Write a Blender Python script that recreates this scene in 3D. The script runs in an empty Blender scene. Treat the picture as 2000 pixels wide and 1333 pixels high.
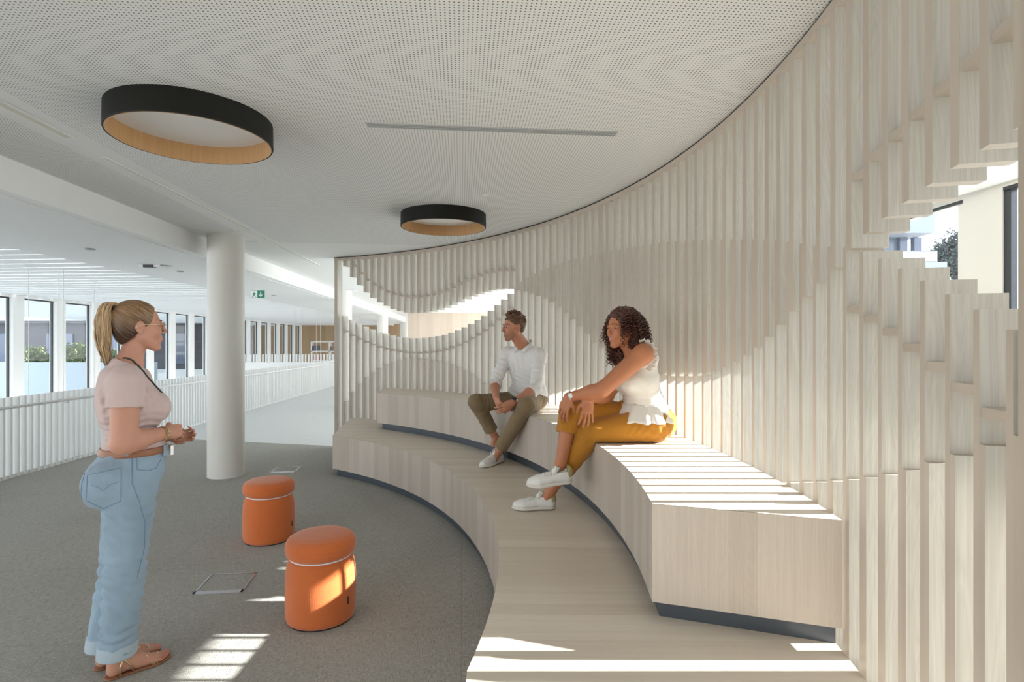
import bpy, bmesh, math, random
import numpy as np
from mathutils import Vector, Matrix
random.seed(7)
rng = np.random.default_rng(11)
SC = bpy.context.scene
COL = SC.collection

# ------------------------------------------------------------------ camera
FPX = 1098.0
cam_d = bpy.data.cameras.new('camera')
cam_d.sensor_width = 36.0
cam_d.lens = FPX / 2000.0 * 36.0
cam_d.shift_y = 4.5 / 2000.0
cam_d.clip_start = 0.05
cam_d.clip_end = 300
cam = bpy.data.objects.new('camera', cam_d)
cam.location = (0, 0, 1.5)
cam.rotation_euler = (math.pi / 2, 0, 0)
COL.objects.link(cam)
SC.camera = cam

# ------------------------------------------------------------------ world, sun, exposure
SC.view_settings.view_transform = 'Standard'
SC.view_settings.look = 'None'
SC.view_settings.gamma = 1.0
SC.view_settings.use_curve_mapping = False
SC.view_settings.exposure = 1.46
w = bpy.data.worlds.new('sky')
SC.world = w
w.use_nodes = True
nt = w.node_tree
nt.nodes.clear()
wo = nt.nodes.new('ShaderNodeOutputWorld')
bg = nt.nodes.new('ShaderNodeBackground')
tc = nt.nodes.new('ShaderNodeTexCoord')
sx = nt.nodes.new('ShaderNodeSeparateXYZ')
cr = nt.nodes.new('ShaderNodeValToRGB')
mr = nt.nodes.new('ShaderNodeMapRange')
mr.inputs['From Min'].default_value = -1
mr.inputs['From Max'].default_value = 1
nt.links.new(tc.outputs['Generated'], sx.inputs[0])
nt.links.new(sx.outputs['Z'], mr.inputs['Value'])
nt.links.new(mr.outputs[0], cr.inputs[0])
el = cr.color_ramp.elements
el[0].position = 0.0; el[0].color = (0.70, 0.70, 0.68, 1)
el[1].position = 1.0; el[1].color = (0.62, 0.78, 1.0, 1)
e = el.new(0.49); e.color = (0.80, 0.80, 0.78, 1)
e = el.new(0.51); e.color = (0.95, 0.97, 1.0, 1)
nt.links.new(cr.outputs[0], bg.inputs['Color'])
bg.inputs['Strength'].default_value = 1.75
nt.links.new(bg.outputs[0], wo.inputs[0])

sun_d = bpy.data.lights.new('sun', 'SUN')
sun_d.energy = 9.0
sun_d.angle = math.radians(0.55)
sun_d.color = (1.0, 0.95, 0.88)
sun = bpy.data.objects.new('sun', sun_d)
SUN_T = 0.4967                                  # tangent of the sun's height
sun.rotation_euler = Vector((-1, 0, -SUN_T)).to_track_quat('-Z', 'Y').to_euler()
sun.location = (12, 3, 7)
COL.objects.link(sun)

# ------------------------------------------------------------------ materials
def new_mat(name):
    m = bpy.data.materials.new(name); m.use_nodes = True
    n = m.node_tree.nodes; b = n['Principled BSDF']
    return m, m.node_tree, b

def flat(name, c, r=0.6, metal=0.0, spec=0.5, bump=0.0, bscale=200, sheen=0.0, var=0.0, vscale=6, sss=0.0, coat=0.0):
    m, t, b = new_mat(name)
    b.inputs['Base Color'].default_value = (*c, 1)
    b.inputs['Roughness'].default_value = r
    b.inputs['Metallic'].default_value = metal
    b.inputs['Specular IOR Level'].default_value = spec
    if coat: b.inputs['Coat Weight'].default_value = coat
    if sheen: b.inputs['Sheen Weight'].default_value = sheen
    if sss:
        b.inputs['Subsurface Weight'].default_value = sss
        b.inputs['Subsurface Radius'].default_value = (0.012, 0.005, 0.003)
        b.inputs['Subsurface Scale'].default_value = 1.0
    if bump or var:
        tc = t.nodes.new('ShaderNodeTexCoord')
    if bump:
        no = t.nodes.new('ShaderNodeTexNoise'); no.inputs['Scale'].default_value = bscale
        no.inputs['Detail'].default_value = 3
        bu = t.nodes.new('ShaderNodeBump'); bu.inputs['Strength'].default_value = bump
        bu.inputs['Distance'].default_value = 0.002
        t.links.new(tc.outputs['Object'], no.inputs['Vector'])
        t.links.new(no.outputs['Fac'], bu.inputs['Height'])
        t.links.new(bu.outputs[0], b.inputs['Normal'])
    if var:
        n2 = t.nodes.new('ShaderNodeTexNoise'); n2.inputs['Scale'].default_value = vscale
        n2.inputs['Detail'].default_value = 4
        t.links.new(tc.outputs['Object'], n2.inputs['Vector'])
        mx = t.nodes.new('ShaderNodeMix'); mx.data_type = 'RGBA'
        mx.inputs[6].default_value = (*[max(0, x * (1 - var)) for x in c], 1)
        mx.inputs[7].default_value = (*[min(1, x * (1 + var)) for x in c], 1)
        t.links.new(n2.outputs['Fac'], mx.inputs[0])
        t.links.new(mx.outputs[2], b.inputs['Base Color'])
    return m

def math_node(t, op, a, b=None, c=None):
    n = t.nodes.new('ShaderNodeMath'); n.operation = op
    for i, v in enumerate((a, b, c)):
        if v is None: continue
        if isinstance(v, (int, float)): n.inputs[i].default_value = v
        else: t.links.new(v, n.inputs[i])
    return n.outputs[0]

def wood(name, ca, cb, stave=0.0, stave_amt=0.12, grain=70.0, rough=0.45, contrast=0.5, stretch=2.2):
    """pale ash: UV u across the grain, v along it, in metres"""
    m, t, b = new_mat(name)
    uv = t.nodes.new('ShaderNodeUVMap')
    oi = t.nodes.new('ShaderNodeObjectInfo')
    sp = t.nodes.new('ShaderNodeSeparateXYZ')
    t.links.new(uv.outputs[0], sp.inputs[0])
    off = math_node(t, 'MULTIPLY', oi.outputs['Random'], 37.0)
    u = sp.outputs['X']; v = sp.outputs['Y']
    if stave:
        k = math_node(t, 'FLOOR', math_node(t, 'DIVIDE', u, stave))
    else:
        k = math_node(t, 'MULTIPLY', off, 1.0)
    kk = math_node(t, 'ADD', math_node(t, 'MULTIPLY', k, 3.17), off)
    cb1 = t.nodes.new('ShaderNodeCombineXYZ')
    t.links.new(math_node(t, 'MULTIPLY', u, grain), cb1.inputs[0])
    t.links.new(math_node(t, 'MULTIPLY', v, stretch), cb1.inputs[1])
    t.links.new(kk, cb1.inputs[2])
    n1 = t.nodes.new('ShaderNodeTexNoise'); n1.inputs['Scale'].default_value = 1.0
    n1.inputs['Detail'].default_value = 5; n1.inputs['Distortion'].default_value = 0.35
    t.links.new(cb1.outputs[0], n1.inputs['Vector'])
    cb2 = t.nodes.new('ShaderNodeCombineXYZ')
    t.links.new(math_node(t, 'MULTIPLY', u, 9.0), cb2.inputs[0])
    t.links.new(math_node(t, 'MULTIPLY', v, 0.8), cb2.inputs[1])
    t.links.new(kk, cb2.inputs[2])
    n2 = t.nodes.new('ShaderNodeTexNoise'); n2.inputs['Scale'].default_value = 1.0
    n2.inputs['Detail'].default_value = 2; n2.inputs['Distortion'].default_value = 0.8
    t.links.new(cb2.outputs[0], n2.inputs['Vector'])
    # cathedral rings from the slow noise
    ring = math_node(t, 'FRACT', math_node(t, 'MULTIPLY', n2.outputs['Fac'], 26.0))
    ring = math_node(t, 'ABSOLUTE', math_node(t, 'SUBTRACT', ring, 0.5))
    f = math_node(t, 'ADD', math_node(t, 'MULTIPLY', math_node(t, 'SUBTRACT', n1.outputs['Fac'], 0.5), 1.5), math_node(t, 'MULTIPLY', math_node(t, 'SUBTRACT', ring, 0.25), 0.55))
    f = math_node(t, 'ADD', math_node(t, 'MULTIPLY', f, contrast), 0.5)
    wn = t.nodes.new('ShaderNodeTexWhiteNoise'); wn.noise_dimensions = '1D'
    t.links.new(kk, wn.inputs['W'])
    f = math_node(t, 'ADD', f, math_node(t, 'MULTIPLY', math_node(t, 'SUBTRACT', wn.outputs['Value'], 0.5), stave_amt * 4))
    cl = t.nodes.new('ShaderNodeClamp'); t.links.new(f, cl.inputs[0])
    mx = t.nodes.new('ShaderNodeMix'); mx.data_type = 'RGBA'
    mx.inputs[6].default_value = (*ca, 1); mx.inputs[7].default_value = (*cb, 1)
    t.links.new(cl.outputs[0], mx.inputs[0])
    t.links.new(mx.outputs[2], b.inputs['Base Color'])
    b.inputs['Roughness'].default_value = rough
    b.inputs['Specular IOR Level'].default_value = 0.35
    bu = t.nodes.new('ShaderNodeBump'); bu.inputs['Strength'].default_value = 0.12
    bu.inputs['Distance'].default_value = 0.001
    t.links.new(n1.outputs['Fac'], bu.inputs['Height']); t.links.new(bu.outputs[0], b.inputs['Normal'])
    return m

M = {}
M['edge'] = wood('pale_ash_edge', (0.44, 0.37, 0.30), (0.55, 0.475, 0.395), grain=60, contrast=0.35)  # warmer and darker than the side: lighting tint put into the colour
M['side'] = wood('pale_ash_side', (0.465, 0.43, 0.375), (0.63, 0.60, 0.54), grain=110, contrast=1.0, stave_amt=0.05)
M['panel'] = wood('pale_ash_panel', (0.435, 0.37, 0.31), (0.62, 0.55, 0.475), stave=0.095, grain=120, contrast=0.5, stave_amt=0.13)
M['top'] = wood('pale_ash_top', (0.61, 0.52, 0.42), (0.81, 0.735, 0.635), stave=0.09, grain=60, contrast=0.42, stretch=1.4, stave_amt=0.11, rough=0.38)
M['plinth'] = flat('grey_plinth', (0.085, 0.10, 0.12), 0.4, 0.3)
M['white'] = flat('white_paint', (0.80, 0.80, 0.78), 0.55)
M['whitew'] = flat('warm_white_paint', (0.73, 0.715, 0.67), 0.45)
M['fascia'] = flat('white_plaster', (0.78, 0.78, 0.76), 0.7)
M['black'] = flat('black_gap', (0.01, 0.01, 0.01), 0.8)
M['lampblack'] = flat('black_lamp_shell', (0.009, 0.009, 0.007), 0.6, spec=0.25)
M['diff'] = flat('opal_diffuser', (0.78, 0.78, 0.77), 0.4)
M['frame'] = flat('dark_window_frame', (0.03, 0.035, 0.04), 0.4)
M['metal'] = flat('brushed_metal', (0.55, 0.57, 0.6), 0.35, 0.9)
M['lampwood'] = wood('oak_lamp_lining', (0.42, 0.225, 0.09), (0.62, 0.38, 0.19), stave=0.32, grain=60, contrast=0.5, stave_amt=0.05)
M['brownwood'] = wood('brown_wood_wall', (0.36, 0.24, 0.13), (0.50, 0.36, 0.22), stave=0.2, grain=20, contrast=0.4)
M['palewood'] = wood('pale_wood_wall', (0.55, 0.46, 0.38), (0.68, 0.59, 0.5), stave=0.12, grain=20, contrast=0.4)

def carpet(name, dark, light):
    m, t, b = new_mat(name)
    tc = t.nodes.new('ShaderNodeTexCoord')
    sp = t.nodes.new('ShaderNodeSeparateXYZ'); t.links.new(tc.outputs['Object'], sp.inputs[0])
    x, y = sp.outputs['X'], sp.outputs['Y']
    # building axis is turned a little to the left
    xr = math_node(t, 'ADD', x, math_node(t, 'MULTIPLY', y, 0.09))
    yr = math_node(t, 'SUBTRACT', y, math_node(t, 'MULTIPLY', x, 0.09))
    def lines(a, c, fa, fc, seed):
        cb = t.nodes.new('ShaderNodeCombineXYZ')
        t.links.new(math_node(t, 'MULTIPLY', a, fa), cb.inputs[0]); t.links.new(math_node(t, 'MULTIPLY', c, fc), cb.inputs[1])
        cb.inputs[2].default_value = seed
        n = t.nodes.new('ShaderNodeTexNoise'); n.inputs['Scale'].default_value = 1.0; n.inputs['Detail'].default_value = 2
        t.links.new(cb.outputs[0], n.inputs['Vector']); return n.outputs['Fac']
    h1 = lines(xr, yr, 26, 300, 1.0)
    h2 = lines(xr, yr, 280, 24, 4.0)
    sel = lines(xr, yr, 40, 40, 9.0)
    st = t.nodes.new('ShaderNodeMapRange'); st.inputs['From Min'].default_value = 0.44; st.inputs['From Max'].default_value = 0.56
    t.links.new(sel, st.inputs['Value'])
    mxf = t.nodes.new('ShaderNodeMix'); mxf.data_type = 'FLOAT'
    t.links.new(st.outputs[0], mxf.inputs[0]); t.links.new(h1, mxf.inputs[2]); t.links.new(h2, mxf.inputs[3])
    big = lines(xr, yr, 1.2, 1.2, 2.0)
    # loop rows: fine regular ribs
    rr = t.nodes.new('ShaderNodeMapRange'); rr.inputs['From Min'].default_value = 0.33; rr.inputs['From Max'].default_value = 0.67
    t.links.new(mxf.outputs[0], rr.inputs['Value'])
    # seams of the half-metre carpet tiles
    sxr = math_node(t, 'ABSOLUTE', math_node(t, 'SUBTRACT', math_node(t, 'FRACT', math_node(t, 'MULTIPLY', xr, 1.0)), 0.5))
    syr = math_node(t, 'ABSOLUTE', math_node(t, 'SUBTRACT', math_node(t, 'FRACT', math_node(t, 'MULTIPLY', yr, 1.0)), 0.5))
    seam = math_node(t, 'MAXIMUM', math_node(t, 'GREATER_THAN', sxr, 0.4975), math_node(t, 'GREATER_THAN', syr, 0.4975))
    val = math_node(t, 'ADD', math_node(t, 'MULTIPLY', rr.outputs[0], 0.85), math_node(t, 'MULTIPLY', math_node(t, 'SUBTRACT', big, 0.5), 0.3))
    val = math_node(t, 'SUBTRACT', val, math_node(t, 'MULTIPLY', seam, 0.25))
    cl = t.nodes.new('ShaderNodeClamp'); t.links.new(val, cl.inputs[0])
    mx = t.nodes.new('ShaderNodeMix'); mx.data_type = 'RGBA'
    mx.inputs[6].default_value = (*dark, 1); mx.inputs[7].default_value = (*light, 1)
    t.links.new(cl.outputs[0], mx.inputs[0]); t.links.new(mx.outputs[2], b.inputs['Base Color'])
    b.inputs['Roughness'].default_value = 0.95; b.inputs['Specular IOR Level'].default_value = 0.1
    bu = t.nodes.new('ShaderNodeBump'); bu.inputs['Strength'].default_value = 0.6; bu.inputs['Distance'].default_value = 0.004
    t.links.new(rr.outputs[0], bu.inputs['Height']); t.links.new(bu.outputs[0], b.inputs['Normal'])
    return m
M['carpet'] = carpet('grey_woven_carpet', (0.29, 0.28, 0.25), (0.56, 0.545, 0.50))
M['farfloor'] = flat('light_grey_floor', (0.62, 0.63, 0.62), 0.45, var=0.05)

def perforated(name):
    m, t, b = new_mat(name)
    tc = t.nodes.new('ShaderNodeTexCoord')
    sp = t.nodes.new('ShaderNodeSeparateXYZ'); t.links.new(tc.outputs['Object'], sp.inputs[0])
    x, y = sp.outputs['X'], sp.outputs['Y']
    P = 0.0175
    xr = math_node(t, 'ADD', x, math_node(t, 'MULTIPLY', y, 0.09))
    yr = math_node(t, 'SUBTRACT', y, math_node(t, 'MULTIPLY', x, 0.09))
    fx = math_node(t, 'SUBTRACT', math_node(t, 'FRACT', math_node(t, 'DIVIDE', xr, P)), 0.5)
    fy = math_node(t, 'SUBTRACT', math_node(t, 'FRACT', math_node(t, 'DIVIDE', yr, P)), 0.5)
    d = math_node(t, 'SQRT', math_node(t, 'ADD', math_node(t, 'MULTIPLY', fx, fx), math_node(t, 'MULTIPLY', fy, fy)))
    hole = math_node(t, 'LESS_THAN', d, 0.195)
    # plain unperforated strips: around the light slot and along the left edge
    def band(a, lo, hi):
        return math_node(t, 'MULTIPLY', math_node(t, 'GREATER_THAN', a, lo), math_node(t, 'LESS_THAN', a, hi))
    plain = math_node(t, 'MAXIMUM', band(xr, -2.46, -2.22), band(xr, -9, -2.98))
    plain = math_node(t, 'MAXIMUM', plain, math_node(t, 'GREATER_THAN', yr, 7.1))
    ddx = math_node(t, 'ADD', x, 4.588); ddy = math_node(t, 'SUBTRACT', y, 2.648)
    rad2 = math_node(t, 'ADD', math_node(t, 'MULTIPLY', ddx, ddx), math_node(t, 'MULTIPLY', ddy, ddy))
    plain = math_node(t, 'MAXIMUM', plain, math_node(t, 'GREATER_THAN', rad2, 33.3))
    hole = math_node(t, 'MULTIPLY', hole, math_node(t, 'SUBTRACT', 1.0, plain))
    mx = t.nodes.new('ShaderNodeMix'); mx.data_type = 'RGBA'
    mx.inputs[6].default_value = (0.76, 0.76, 0.74, 1); mx.inputs[7].default_value = (0.15, 0.15, 0.145, 1)
    t.links.new(hole, mx.inputs[0]); t.links.new(mx.outputs[2], b.inputs['Base Color'])
    b.inputs['Roughness'].default_value = 0.8
    return m
M['perf'] = perforated('perforated_plaster')

def glass(name, tint=(0.95, 0.98, 1.0), gl=0.025):
    m = bpy.data.materials.new(name); m.use_nodes = True; t = m.node_tree; t.nodes.clear()
    o = t.nodes.new('ShaderNodeOutputMaterial'); tr = t.nodes.new('ShaderNodeBsdfTransparent')
    g = t.nodes.new('ShaderNodeBsdfGlossy'); g.inputs['Roughness'].default_value = 0.02
    tr.inputs['Color'].default_value = (*tint, 1)
    mx = t.nodes.new('ShaderNodeMixShader'); mx.inputs[0].default_value = gl
    t.links.new(tr.outputs[0], mx.inputs[1]); t.links.new(g.outputs[0], mx.inputs[2]); t.links.new(mx.outputs[0], o.inputs[0])
    return m
M['glass'] = glass('clear_glass')

# ------------------------------------------------------------------ mesh helpers
class MB:
    def __init__(s): s.v = []; s.f = []; s.uv = []; s.mi = []
    def face(s, pts, uvs=None, mi=0):
        b = len(s.v); s.v += [tuple(p) for p in pts]; s.f.append(tuple(range(b, b + len(pts))))
        s.uv.append(uvs if uvs is not None else [(0, 0)] * len(pts)); s.mi.append(mi)
    def obox(s, o, ax, ay, az, mi=(0,) * 6, grain=2):
        """box from corner o with edge vectors; UV v runs along edge number `grain`"""
        o = Vector(o); A = [Vector(ax), Vector(ay), Vector(az)]
        L = [a.length for a in A]
        fs = [(0, 2, 0), (0, 2, 1), (1, 2, 0), (1, 2, 1), (0, 1, 0), (0, 1, 1)]
        h = A[0].cross(A[1]).dot(A[2])
        for n, (i, j, side) in enumerate(fs):
            k = 3 - i - j
            b = o + (A[k] if side else Vector((0, 0, 0)))
            q = [b, b + A[i], b + A[i] + A[j], b + A[j]]
            if grain == i: uv = [(0, 0), (0, L[i]), (L[j], L[i]), (L[j], 0)]
            else: uv = [(0, 0), (L[i], 0), (L[i], L[j]), (0, L[j])]
            nn = (q[1] - q[0]).cross(q[3] - q[0]).dot(A[k]) * (1 if side else -1)
            if nn < 0: q.reverse(); uv.reverse()
            s.face(q, uv, mi[n])
    def box(s, x0, x1, y0, y1, z0, z1, mi=0, grain=2):
        s.obox((x0, y0, z0), (x1 - x0, 0, 0), (0, y1 - y0, 0), (0, 0, z1 - z0), (mi,) * 6, grain)
    def build(s, name, mats, parent=None, smooth=False, merge=False):
        me = bpy.data.meshes.new(name)
        me.from_pydata(s.v, [], s.f)
        ul = me.uv_layers.new(name='UVMap')
        flat_uv = [c for f in s.uv for p in f for c in p]
        ul.data.foreach_set('uv', flat_uv)
        if not isinstance(mats, (list, tuple)): mats = [mats]
        for m in mats: me.materials.append(m)
        me.polygons.foreach_set('material_index', s.mi)
        if merge:
            bm = bmesh.new(); bm.from_mesh(me); bmesh.ops.remove_doubles(bm, verts=bm.verts, dist=1e-5)
            bm.to_mesh(me); bm.free()
        if smooth: me.polygons.foreach_set('use_smooth', [True] * len(me.polygons))
        me.update()
        o = bpy.data.objects.new(name, me); COL.objects.link(o)
        if parent: o.parent = parent
        return o

def tag(o, label=None, cat=None, group=None, kind=None):
    if label: o['label'] = label
    if cat: o['category'] = cat
    if group: o['group'] = group
    if kind: o['kind'] = kind
    return o
def empty(name, loc=(0, 0, 0), rz=0):
    o = bpy.data.objects.new(name, None); o.location = loc; o.rotation_euler = (0, 0, rz)
    o.empty_display_size = 0.1
    COL.objects.link(o); return o
def keep(o, root):
    """parent a mesh given in world coordinates to a root that stands elsewhere"""
    o.parent = root; o.matrix_parent_inverse = Matrix.LocRotScale(root.location, root.rotation_euler, None).inverted()
    return o
def struct(o): o['kind'] = 'structure'; return o

def lathe(prof, seg=64, mi=0, c=(0, 0), closed=False):
    """surface of revolution; prof = [(r, z), ...]"""
    mb = MB(); n = len(prof)
    ln = 0
    for i in range(n - 1):
        (r0, z0), (r1, z1) = prof[i], prof[i + 1]
        d = math.hypot(r1 - r0, z1 - z0)
        for k in range(seg):
            a0, a1 = 2 * math.pi * k / seg, 2 * math.pi * (k + 1) / seg
            P = lambda r, z, a: (c[0] + r * math.cos(a), c[1] + r * math.sin(a), z)
            R = max(r0, r1)
            q = [P(r0, z0, a0), P(r0, z0, a1), P(r1, z1, a1), P(r1, z1, a0)]
            uv = [(R * a0, ln), (R * a1, ln), (R * a1, ln + d), (R * a0, ln + d)]
            if r0 < 1e-6: q = [q[0], q[2], q[3]]; uv = [uv[0], uv[2], uv[3]]
            elif r1 < 1e-6: q = q[:3]; uv = uv[:3]
            mb.face(q, uv, mi if isinstance(mi, int) else mi[i])
        ln += d
    return mb

# ------------------------------------------------------------------ plan geometry
CX, CY = -4.588, 2.648
RW, RL, RU = 5.762, 4.525, 5.142
Z1, Z2 = 0.453, 0.898
HC = 2.727
def pol(r, th): t = math.radians(th); return (CX + r * math.cos(t), CY + r * math.sin(t))
AX = Vector((-0.09, 1, 0)).normalized()          # long axis of the building
AP = Vector((AX.y, -AX.x, 0))                    # across it, to the right

# floor
mb = MB()
mb.face([(-6.2, -3.2, 0), (6, -3.2, 0), (6, 7.9, 0), (-1.5, 8.12, 0), (-2.6, 8.2, 0), (-5.7, 8.95, 0), (-5.55, 6, 0)])
f1 = struct(mb.build('floor', M['carpet']))
mb = MB()
mb.face([(-5.7, 8.95, 0), (-2.6, 8.2, 0), (-1.5, 8.12, 0), (6, 7.9, 0), (6, 40, 0), (-7.3, 40, 0)])
mb.box(-8.5, 6, -3.2, 40, -0.45, -0.04)
f2 = struct(mb.build('floor_landing', M['farfloor']))

mb = MB(); mb.box(-3.0, 4.2, -3.1, -3.0, 0, HC); struct(mb.build('wall_back_shade', M['fascia']))  # unseen wall added behind the camera to darken the right slats
# ceiling
EDGE0, EDGE1 = (-3.06, 0.0), (-4.25, 16.0)       # line of the white fascia
def edge_x(y): return EDGE0[0] + (EDGE1[0] - EDGE0[0]) * y / 16.0
mb = MB()
mb.face([(edge_x(-3), -3, HC), (edge_x(34), 34, HC), (.3, 34, HC), (4.6, -3, HC)])
mb.face([(4.6, -3, HC + .3), (.3, 34, HC + .3), (edge_x(34), 34, HC + .3), (edge_x(-3), -3, HC + .3)])
struct(mb.build('ceiling', M['perf']))
mb = MB()
for y0, y1 in ((-3, 34),):
    a = Vector((edge_x(y0), y0, 2.507)); b = Vector((edge_x(y1), y1, 2.507)); t = Vector((-.11, 0, 0))
    mb.obox(a, b - a, t, (0, 0, HC + .05 - 2.507))
    # thin lip under the fascia
    mb.obox(a + Vector((-.16, 0, -.004)), b - a, (.05, 0, 0), (0, 0, .02))
struct(mb.build('trim_1', M['fascia']))
mb = MB()
a = Vector((edge_x(-3) - .1, -3, 2.525)); b = Vector((edge_x(34) - .1, 34, 2.525))
mb.face([a, b, (-7.0, 34, 2.525), (-4.85, -3, 2.525)])
mb.obox((-7.0, 34, 2.53), Vector((-4.85, -3, 2.53)) - Vector((-7.0, 34, 2.53)), (.05, 0, 0), (0, 0, .3))
struct(mb.build('ceiling_left', M['fascia']))
mb = MB()
for i in range(110):
    y = -3 + i * 0.36
    mb.obox((-20, y + .9, 2.56), (15.2 - .045 * y, -1.3, 0), (0, .31, 0), (0, 0, .05))
struct(mb.build('ceiling_atrium', M['white']))
mb = MB(); mb.obox((-5.0, -4, 2.60), (-2.6, 44, 0), (.15, 0, 0), (0, 0, 3.2)); mb.box(-20, -5, -4.3, -4.1, 2.6, 5.8)  # unseen roof upstand added to keep the sun out of the atrium
struct(mb.build('roof_sun_block', M['white']))
# ------------------------------------------------------------------ recessed slots in the ceiling
def slot(p0, p1, wd, label, mat, z=HC, end=True):
    a, b = Vector((*p0, z)), Vector((*p1, z)); d = (b - a); n = Vector((-d.y, d.x, 0)).normalized() * wd
    mb = MB()
    mb.obox(a - n / 2 + Vector((0, 0, -.004)), d, n, (0, 0, .006))
    o = mb.build('linear_ceiling_light', mat)
    mb = MB()
    mb.obox(a - n * .62 + Vector((0, 0, -.007)), d, n * .14, (0, 0, .009))
    mb.obox(a + n * .48 + Vector((0, 0, -.007)), d, n * .14, (0, 0, .009))
    t = d.normalized() * .01
    mb.obox(a - n * .62 - t + Vector((0, 0, -.007)), t, n * 1.24, (0, 0, .009))
    mb.obox(b - n * .62 + Vector((0, 0, -.007)), t, n * 1.24, (0, 0, .009))
    mb.build('frame', M['fascia'], o)
    return o
M['slotl'] = flat('pale_slot_insert', (0.62, 0.60, 0.50), 0.5)
M['grframe'] = flat('grille_frame_grey', (0.48, 0.49, 0.48), 0.5)
M['slotg'] = flat('grey_grille', (0.30, 0.31, 0.31), 0.5)
def cp(px, y, z=HC):                              # point of the ceiling plane seen at a pixel
    D = FPX * (z - 1.5) / (671.0 - y); return ((px - 1000) / FPX * D, D)
LG = 'long narrow ceiling lights'
o = slot(cp(-160, 120), cp(135, 268), .05, '', M['slotl']); tag(o, 'long narrow recessed ceiling light running off the left picture edge', 'ceiling light', LG)
o = slot(cp(203, 307), cp(488, 449), .03, '', M['slotl']); tag(o, 'narrow recessed ceiling light between the large round lamp and the column', 'ceiling light', LG)
o = slot(cp(513, 464), cp(622, 518), .035, '', M['slotl']); tag(o, 'farthest recessed ceiling light, just right of the round column head', 'ceiling light', LG)
a, b = Vector((*cp(717, 243), HC)), Vector((*cp(1204, 261), HC)); d = b - a; n = Vector((-d.y, d.x, 0)).normalized()
mb = MB(); mb.obox(a - n * .028 + Vector((0, 0, -.003)), d, n * .056, (0, 0, .006)); g = mb.build('air_grille', M['slotg'])
mb = MB()
for k in (-.032, .026): mb.obox(a + n * k + Vector((0, 0, -.006)), d, n * .006, (0, 0, .009))
mb.build('frame', M['grframe'], g)
mb = MB()
for k in (-.012, .008): mb.obox(a + n * k + Vector((0, 0, -.005)), d, n * .004, (0, 0, .006))
mb.build('fin', M['grframe'], g)
tag(g, 'long grey slot air grille set into the perforated ceiling', 'air vent')
# sprinkler and small ceiling fittings
def fitting(px, y, z, r, h, name, label, cat, mat):
    X, D = cp(px, y, z); o = lathe([(0, z - h), (r * .8, z - h), (r, z - h * .6), (r, z + .002)], 24, c=(X, D)).build(name, mat, smooth=True)
    tag(o, label, cat); return o
fitting(948, 381, HC, .03, .008, 'ceiling_sensor', 'tiny round white sensor on the perforated ceiling above the small round lamp', 'sensor', M['fascia'])
fitting(176, 486, 2.525, .05, .012, 'downlight', 'small downlight in the left soffit nearest the picture edge', 'downlight', M['slotg'])
fitting(352, 530, 2.525, .045, .012, 'downlight', 'small downlight in the left soffit right of the ceiling speaker', 'downlight', M['slotg'])
fitting(535, 577, 2.525, .05, .012, 'downlight', 'small downlight in the soffit just right of the exit sign', 'downlight', M['slotg'])
X, D = cp(300, 519, 2.525)
r0 = empty('ceiling_speaker', (X, D, 2.525))
tag(r0, 'flat black and white square ceiling fitting hanging under the left soffit', 'ceiling fitting')
mb = MB(); mb.box(-.14, .14, -.1, .1, -.03, 0); mb.build('housing', M['fascia'], r0)
mb = MB(); mb.box(-.07, .06, -.11, -.02, -.036, -.004); mb.build('grille', M['frame'], r0)
mb = MB(); mb.box(.1, .2, -.06, .06, -.02, -.006); mb.build('bracket', M['metal'], r0)

# ------------------------------------------------------------------ slatted screen
PT = [(69, 2.70), (67.57, 2.589), (66.41, 2.431), (65.18, 2.311), (64, 2.206), (62.83, 2.125), (61.61, 2.062), (60.42, 2.009), (59.27, 1.964), (58.09, 1.933), (56.9, 1.911), (55.58, 1.900), (54.39, 1.897), (53.22, 1.899), (52.01, 1.91), (50.81, 1.925), (49.53, 1.948), (48.27, 1.977), (47.09, 2.01), (45.89, 2.043), (44.69, 2.066), (43.5, 2.085), (42.31, 2.1), (41.11, 2.11), (39.93, 2.112), (38.74, 2.105), (37.57, 2.093), (35.49, 2.061), (34.21, 2.027), (32.94, 1.992), (31.82, 1.957), (30.56, 1.908), (29.36, 1.853), (28.22, 1.793), (26.99, 1.724), (25.86, 1.656), (24.66, 1.587), (23.46, 1.522), (22.2, 1.463), (19, 1.36), (15.5, 1.298), (12.16, 1.277), (8.4, 1.296), (6.39, 1.325), (5.29, 1.348), (4.1, 1.378), (2.89, 1.412), (1.66, 1.453), (.43, 1.497), (-.73, 1.546), (-1.94, 1.598), (-3.11, 1.65), (-4.31, 1.698), (-5.53, 1.741), (-6.8, 1.782), (-7.45, 1.812), (-8.68, 1.843), (-9.9, 1.866), (-11.12, 1.882), (-12.4, 1.895), (-13.56, 1.904), (-14.78, 1.907), (-17, 1.905)]
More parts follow.
